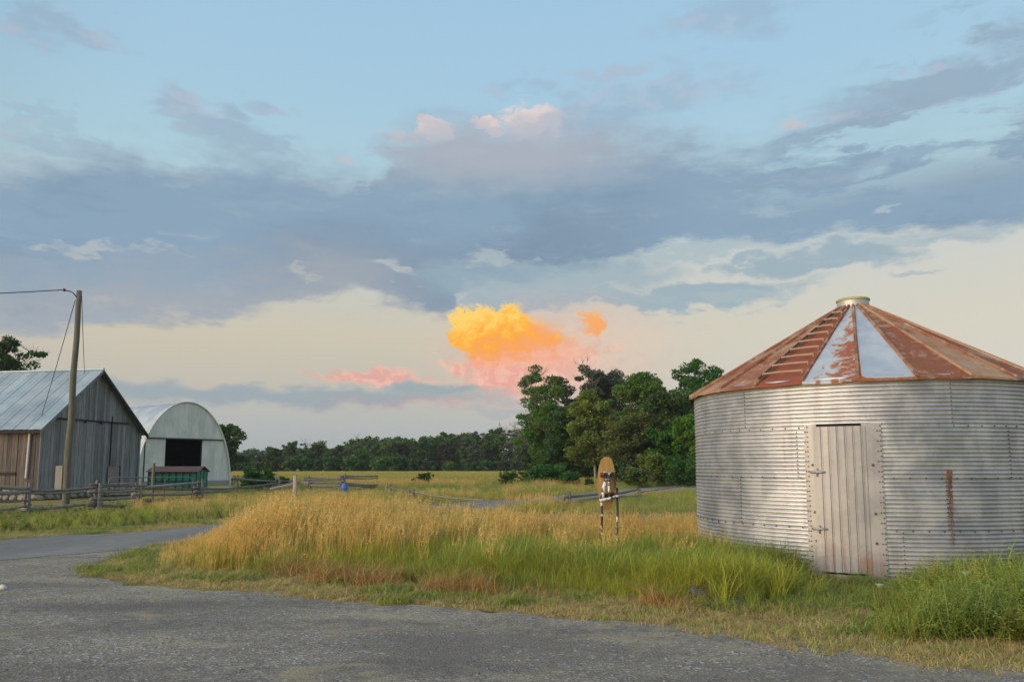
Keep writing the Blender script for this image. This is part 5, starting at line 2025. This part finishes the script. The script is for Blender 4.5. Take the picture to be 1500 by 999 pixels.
    gr = np.maximum(gr, np.clip((-5.0 - x) / 0.8, 0, 1) * np.clip((d - 0.35) / 0.4, 0, 1) * 0.9 * (rd < -1))
    tint = tint_arr((1.05, 1.0, 0.95), (0.72, 0.72, 0.58), gr, rn, 0.2)
    vsel = np.where(rn.random(n) < gr * 0.85 + 0.12, 3, 0) + rn.integers(0, 3, n)
    scl = (0.45 + 0.8 * rn.random(n)) * (0.75 + 0.5 * gr)
    scatter('mown_verge_grass', protos, np.stack([x, y, np.zeros(n)], 1), rn.random(n) * 6.28, scl, tint, vsel, rn.normal(0, 0.15, (n, 2)),
            'short straw-coloured mown grass along the edge of the gravel', 'grass')

    # --- 5 leafy weeds before the bin, right of its door and in the trodden patch
    FG = (0.21, 0.26, 0.075)
    protos = [(forb(120 + k, 0.75, 6, 0.075, FG), M_GR) for k in range(4)] + [(forb(130 + k, 0.62, 7, 0.055, (0.18, 0.24, 0.08)), M_GR) for k in range(3)] + \
             [(tuft_green(140 + k, 24, 0.72, 0.14, 0.011, 0.2, (0.25, 1.1)), M_GR) for k in range(2)]
    N = 16000
    y = 6.3 + 8.0 * rn.random(N)
    x = 2.0 + 7.5 * rn.random(N)
    px = door_px(x, y)
    d = isle_d(x, y)
    pt = fbm(x * 1.4, y * 1.4, 91, 3)
    right = (px > 1240 + (10.5 - y) * 10 + (pt - 0.5) * 70) & (y > 7.15 + (pt - 0.5) * 0.8 - np.clip((px - 1380) / 400, 0, 1) * 0.5) & (y < 12.5)
    keep = right & ~in_bin(x, y, 0.08) & (rn.random(N) < 0.40) & (d > 0.6)
    patch = (px > 1120) & (px < 1300) & (y > 8.6) & (y < 10.9) & ~in_bin(x, y, 0.05) & (rn.random(N) < 0.22)
    kind = np.where(patch & ~keep, 1, 0)
    sel = keep | patch
    x, y, px, pt, kind = x[sel], y[sel], px[sel], pt[sel], kind[sel]
    n = len(x)
    ramp_h = np.clip((px - 1180) / 260, 0.40, 0.95)
    scl = np.where(kind == 1, 0.22 + 0.16 * rn.random(n), ramp_h * (0.62 + 0.42 * rn.random(n)) * (0.75 + 0.5 * pt))
    vid = np.where(kind == 1, rn.integers(4, 7, n), np.where(rn.random(n) < 0.12, rn.integers(7, 9, n), rn.integers(0, 7, n)))
    f = np.clip(fbm(x * 1.6, y * 1.6, 17, 3) * 2 - 0.5, 0, 1)
    tint = tint_arr((1.15, 1.3, 1.05), (1.6, 1.6, 0.95), f, rn)
    tint[vid >= 7] *= np.array([0.55, 0.50, 0.45])
    brown = (vid < 7) & (rn.random(n) < 0.05)
    tint[brown] *= np.array([1.5, 0.85, 0.8])
    scatter('tall_weeds', protos, np.stack([x, y, np.zeros(n)], 1), rn.random(n) * 6.28, scl, tint, vid, rn.normal(0, 0.26, (n, 2)),
            'tangled leafy green weeds in front of the steel bin', 'weeds')

    # clump of bright grass left of the door, over the rocks
    c = gp(1078, 880)
    n = 300
    x = c.x + rn.normal(0, 0.30, n)
    y = c.y + 0.45 + rn.normal(0, 0.24, n)
    protos = [(tuft_green(160 + k, 26, 0.66, 0.1, 0.010, 0.05, (0.25, 1.2)), M_GR) for k in range(4)]
    scatter('grass_clump', protos, np.stack([x, y, np.zeros(n)], 1), rn.random(n) * 6.28, 0.6 + 0.45 * rn.random(n),
            tint_arr((1.15, 1.0, 0.6), (1.35, 1.12, 0.65), rn.random(n), rn), rn.integers(0, 4, n), rn.normal(0, 0.1, (n, 2)),
            'bright yellow-green grass clump over the rocks beside the bin', 'grass')

    # --- 6 weeds between the lane and the barn fence, and round the fence
    N = 16000
    y = 16 + 26 * rn.random(N)
    x = -30 + 34 * rn.random(N)
    rd = road_d(x, y)
    px = door_px(x, y)
    pt = fbm(x * 0.5, y * 0.5, 15, 3)
    keep = (rd > 1.0 + (pt - 0.5) * 2) & (rd < 14) & (px > -80) & (px < 700) & (rn.random(N) < np.clip(0.95 - rd * 0.03, 0.2, 1))
    bx, by = at(55, 700, 36).x, at(55, 700, 36).y
    keep &= ~((px < 198) & (y > 35.3))
    x, y, pt, rd = x[keep], y[keep], pt[keep], rd[keep]
    n = len(x)
    protos = [(forb(170 + k, 0.62, 6, 0.13, FG), M_GR) for k in range(3)] + [(tuft_green(180 + k, 20, 0.75, 0.2, 0.016, 0.25, (0.25, 1.0)), M_GR) for k in range(3)] + [(tuft_gold(186, 12, 0.85, 0.25), M_GR)]
    vid = rn.integers(0, 6, n)
    vid = np.where((door_px(x, y) > 240) & (rn.random(n) < 0.3), 6, vid)
    tint = tint_arr((0.75, 0.80, 0.62), (1.1, 1.0, 0.7), np.clip(pt * 2 - 0.5, 0, 1), rn)
    tint[vid < 3] *= 1.25
    scatter('fence_weeds', protos, np.stack([x, y, np.zeros(n)], 1), rn.random(n) * 6.28, (0.28 + 0.42 * rn.random(n)) * np.clip(rd / 2.2, 0.4, 1) * np.where(rd > 6, 0.55, 1.0), tint, vid, rn.normal(0, 0.1, (n, 2)),
            'rank green weeds and grass growing along the rail fence', 'weeds')

    # --- 7 meadow between the lane and the hay field
    N = 54000
    y = 26 + 44 * rn.random(N) ** 0.85
    x = (rn.random(N) - 0.41) * 1.45 * y
    rd = road_d(x, y)
    idd = isle_d(x, y)
    px = door_px(x, y)
    pt = fbm(x * 0.2, y * 0.14, 51, 4)
    off_road = (rd > 0.5) | (idd > 0.5)
    keep = off_road & (px > 200) & (px < 1600) & (rn.random(N) < 0.75) & ~in_bin(x, y, 0.1) & ~((px < 350) & (y > 46))
    x, y, pt = x[keep], y[keep], pt[keep]
    n = len(x)
    protos = [(tuft_green(200 + k, 16, 0.62, 0.28, 0.022, 0.35, (0.25, 1.0)), M_GR) for k in range(4)] + [(tuft_gold(210 + k, 9, 0.75, 0.3), M_GR) for k in range(2)]
    vid = np.where(rn.random(n) < np.clip((pt - 0.42) * 2.0, 0.05, 0.5), rn.integers(4, 6, n), rn.integers(0, 4, n))
    tint = tint_arr((0.62, 0.72, 0.52), (1.08, 0.92, 0.66), np.clip(pt * 3.4 - 1.3, 0, 1), rn, 0.2)
    scatter('meadow_grass', protos, np.stack([x, y, np.zeros(n)], 1), rn.random(n) * 6.28, (0.7 + 0.6 * rn.random(n)) * np.where((y < 52) & (door_px(x, y) < 740), 0.5, 0.8) * np.where((door_px(x, y) > 815) & (y < 58), 0.55, 1.0), tint, vid, rn.normal(0, 0.1, (n, 2)),
            'rough mixed meadow grass between the lane and the hay field', 'grass')

    # --- 8 even hay field up to the far wood
    N = 52000
    y = 66 + 136 * rn.random(N) ** 0.8
    x = (rn.random(N) - 0.38) * 1.1 * y
    px = door_px(x, y)
    keep = (px > 330) & (px < 1500)
    x, y = x[keep], y[keep]
    n = len(x)
    pt = fbm(x * 0.05, y * 0.03, 61, 4)
    protos = [(tuft_green(220 + k, 22, 0.5, 0.75, 0.05, 0.5, (0.1, 0.6)), M_GR) for k in range(4)]
    tint = tint_arr((0.92, 0.84, 0.66), (1.08, 0.92, 0.72), np.clip(pt * 2.2 - 0.6, 0, 1), rn, 0.08)
    scatter('hay_field', protos, np.stack([x, y, np.zeros(n)], 1), rn.random(n) * 6.28, 0.9 + 0.3 * rn.random(n), tint, rn.integers(0, 4, n), None,
            'even pale green hay field running up to the far wood', 'grass')


def build_flowers():
    M_Wh = m_plain('white_petals', (0.78, 0.78, 0.75), 0.8)
    M_St = m_plain('flower_stem', (0.10, 0.15, 0.05), 0.8)
    for px, py, y, lab in ((1288, 857, 8.3, 'small white flower head low in the weeds near the bin door'), (1415, 839, 8.3, 'larger white flower head standing above the weeds right of the rust streak')):
        p = at(px, py, y)
        root = thing('white_flower', lab, 'flower', (p.x, y, 0), 0, None)
        MB().tube([(0.05, 0.05, 0), (0.02, 0.02, p.z * 0.6), (0, 0, p.z)], [0.004, 0.003, 0.003], 5).build('stem', M_St, root)
        mb = MB()
        rg = random.Random(px)
        for k in range(34):
            r, q = 0.048 * math.sqrt(rg.random()), rg.uniform(0, 6.28)
            c = Vector((r * math.cos(q), r * math.sin(q), p.z + 0.012 - r * r * 2 + rg.uniform(-0.003, 0.003)))
            s = rg.uniform(0.006, 0.010)
            V = [c + Vector((s * math.cos(b), s * math.sin(b), 0.002)) for b in [j * 1.257 for j in range(5)]]
            mb.add(V, [(0, 1, 2, 3, 4)])
            mb.add([(0, 0, p.z - 0.03), c, c + Vector((0.0015, 0, 0))], [(0, 1, 2)])
        mb.build('petals', M_Wh, root)


build_grass()
build_flowers()


# ------------------------------------------------------------------ evening air
def build_haze():
    m = bpy.data.materials.new('evening_air')
    m.use_nodes = True
    nt = m.node_tree
    nt.nodes.clear()
    out = nt.nodes.new('ShaderNodeOutputMaterial')
    v = nt.nodes.new('ShaderNodeVolumePrincipled')
    v.inputs['Color'].default_value = (0.80, 0.87, 0.93, 1)
    v.inputs['Density'].default_value = 0.00025
    v.inputs['Anisotropy'].default_value = 0.1
    nt.links.new(v.outputs[0], out.inputs['Volume'])
    o = MB().box((0, 230, 9.5), (760, 560, 21)).build('haze', m)
    tag(o, kind='stuff')
    SC.cycles.volume_bounces = 0


build_haze()
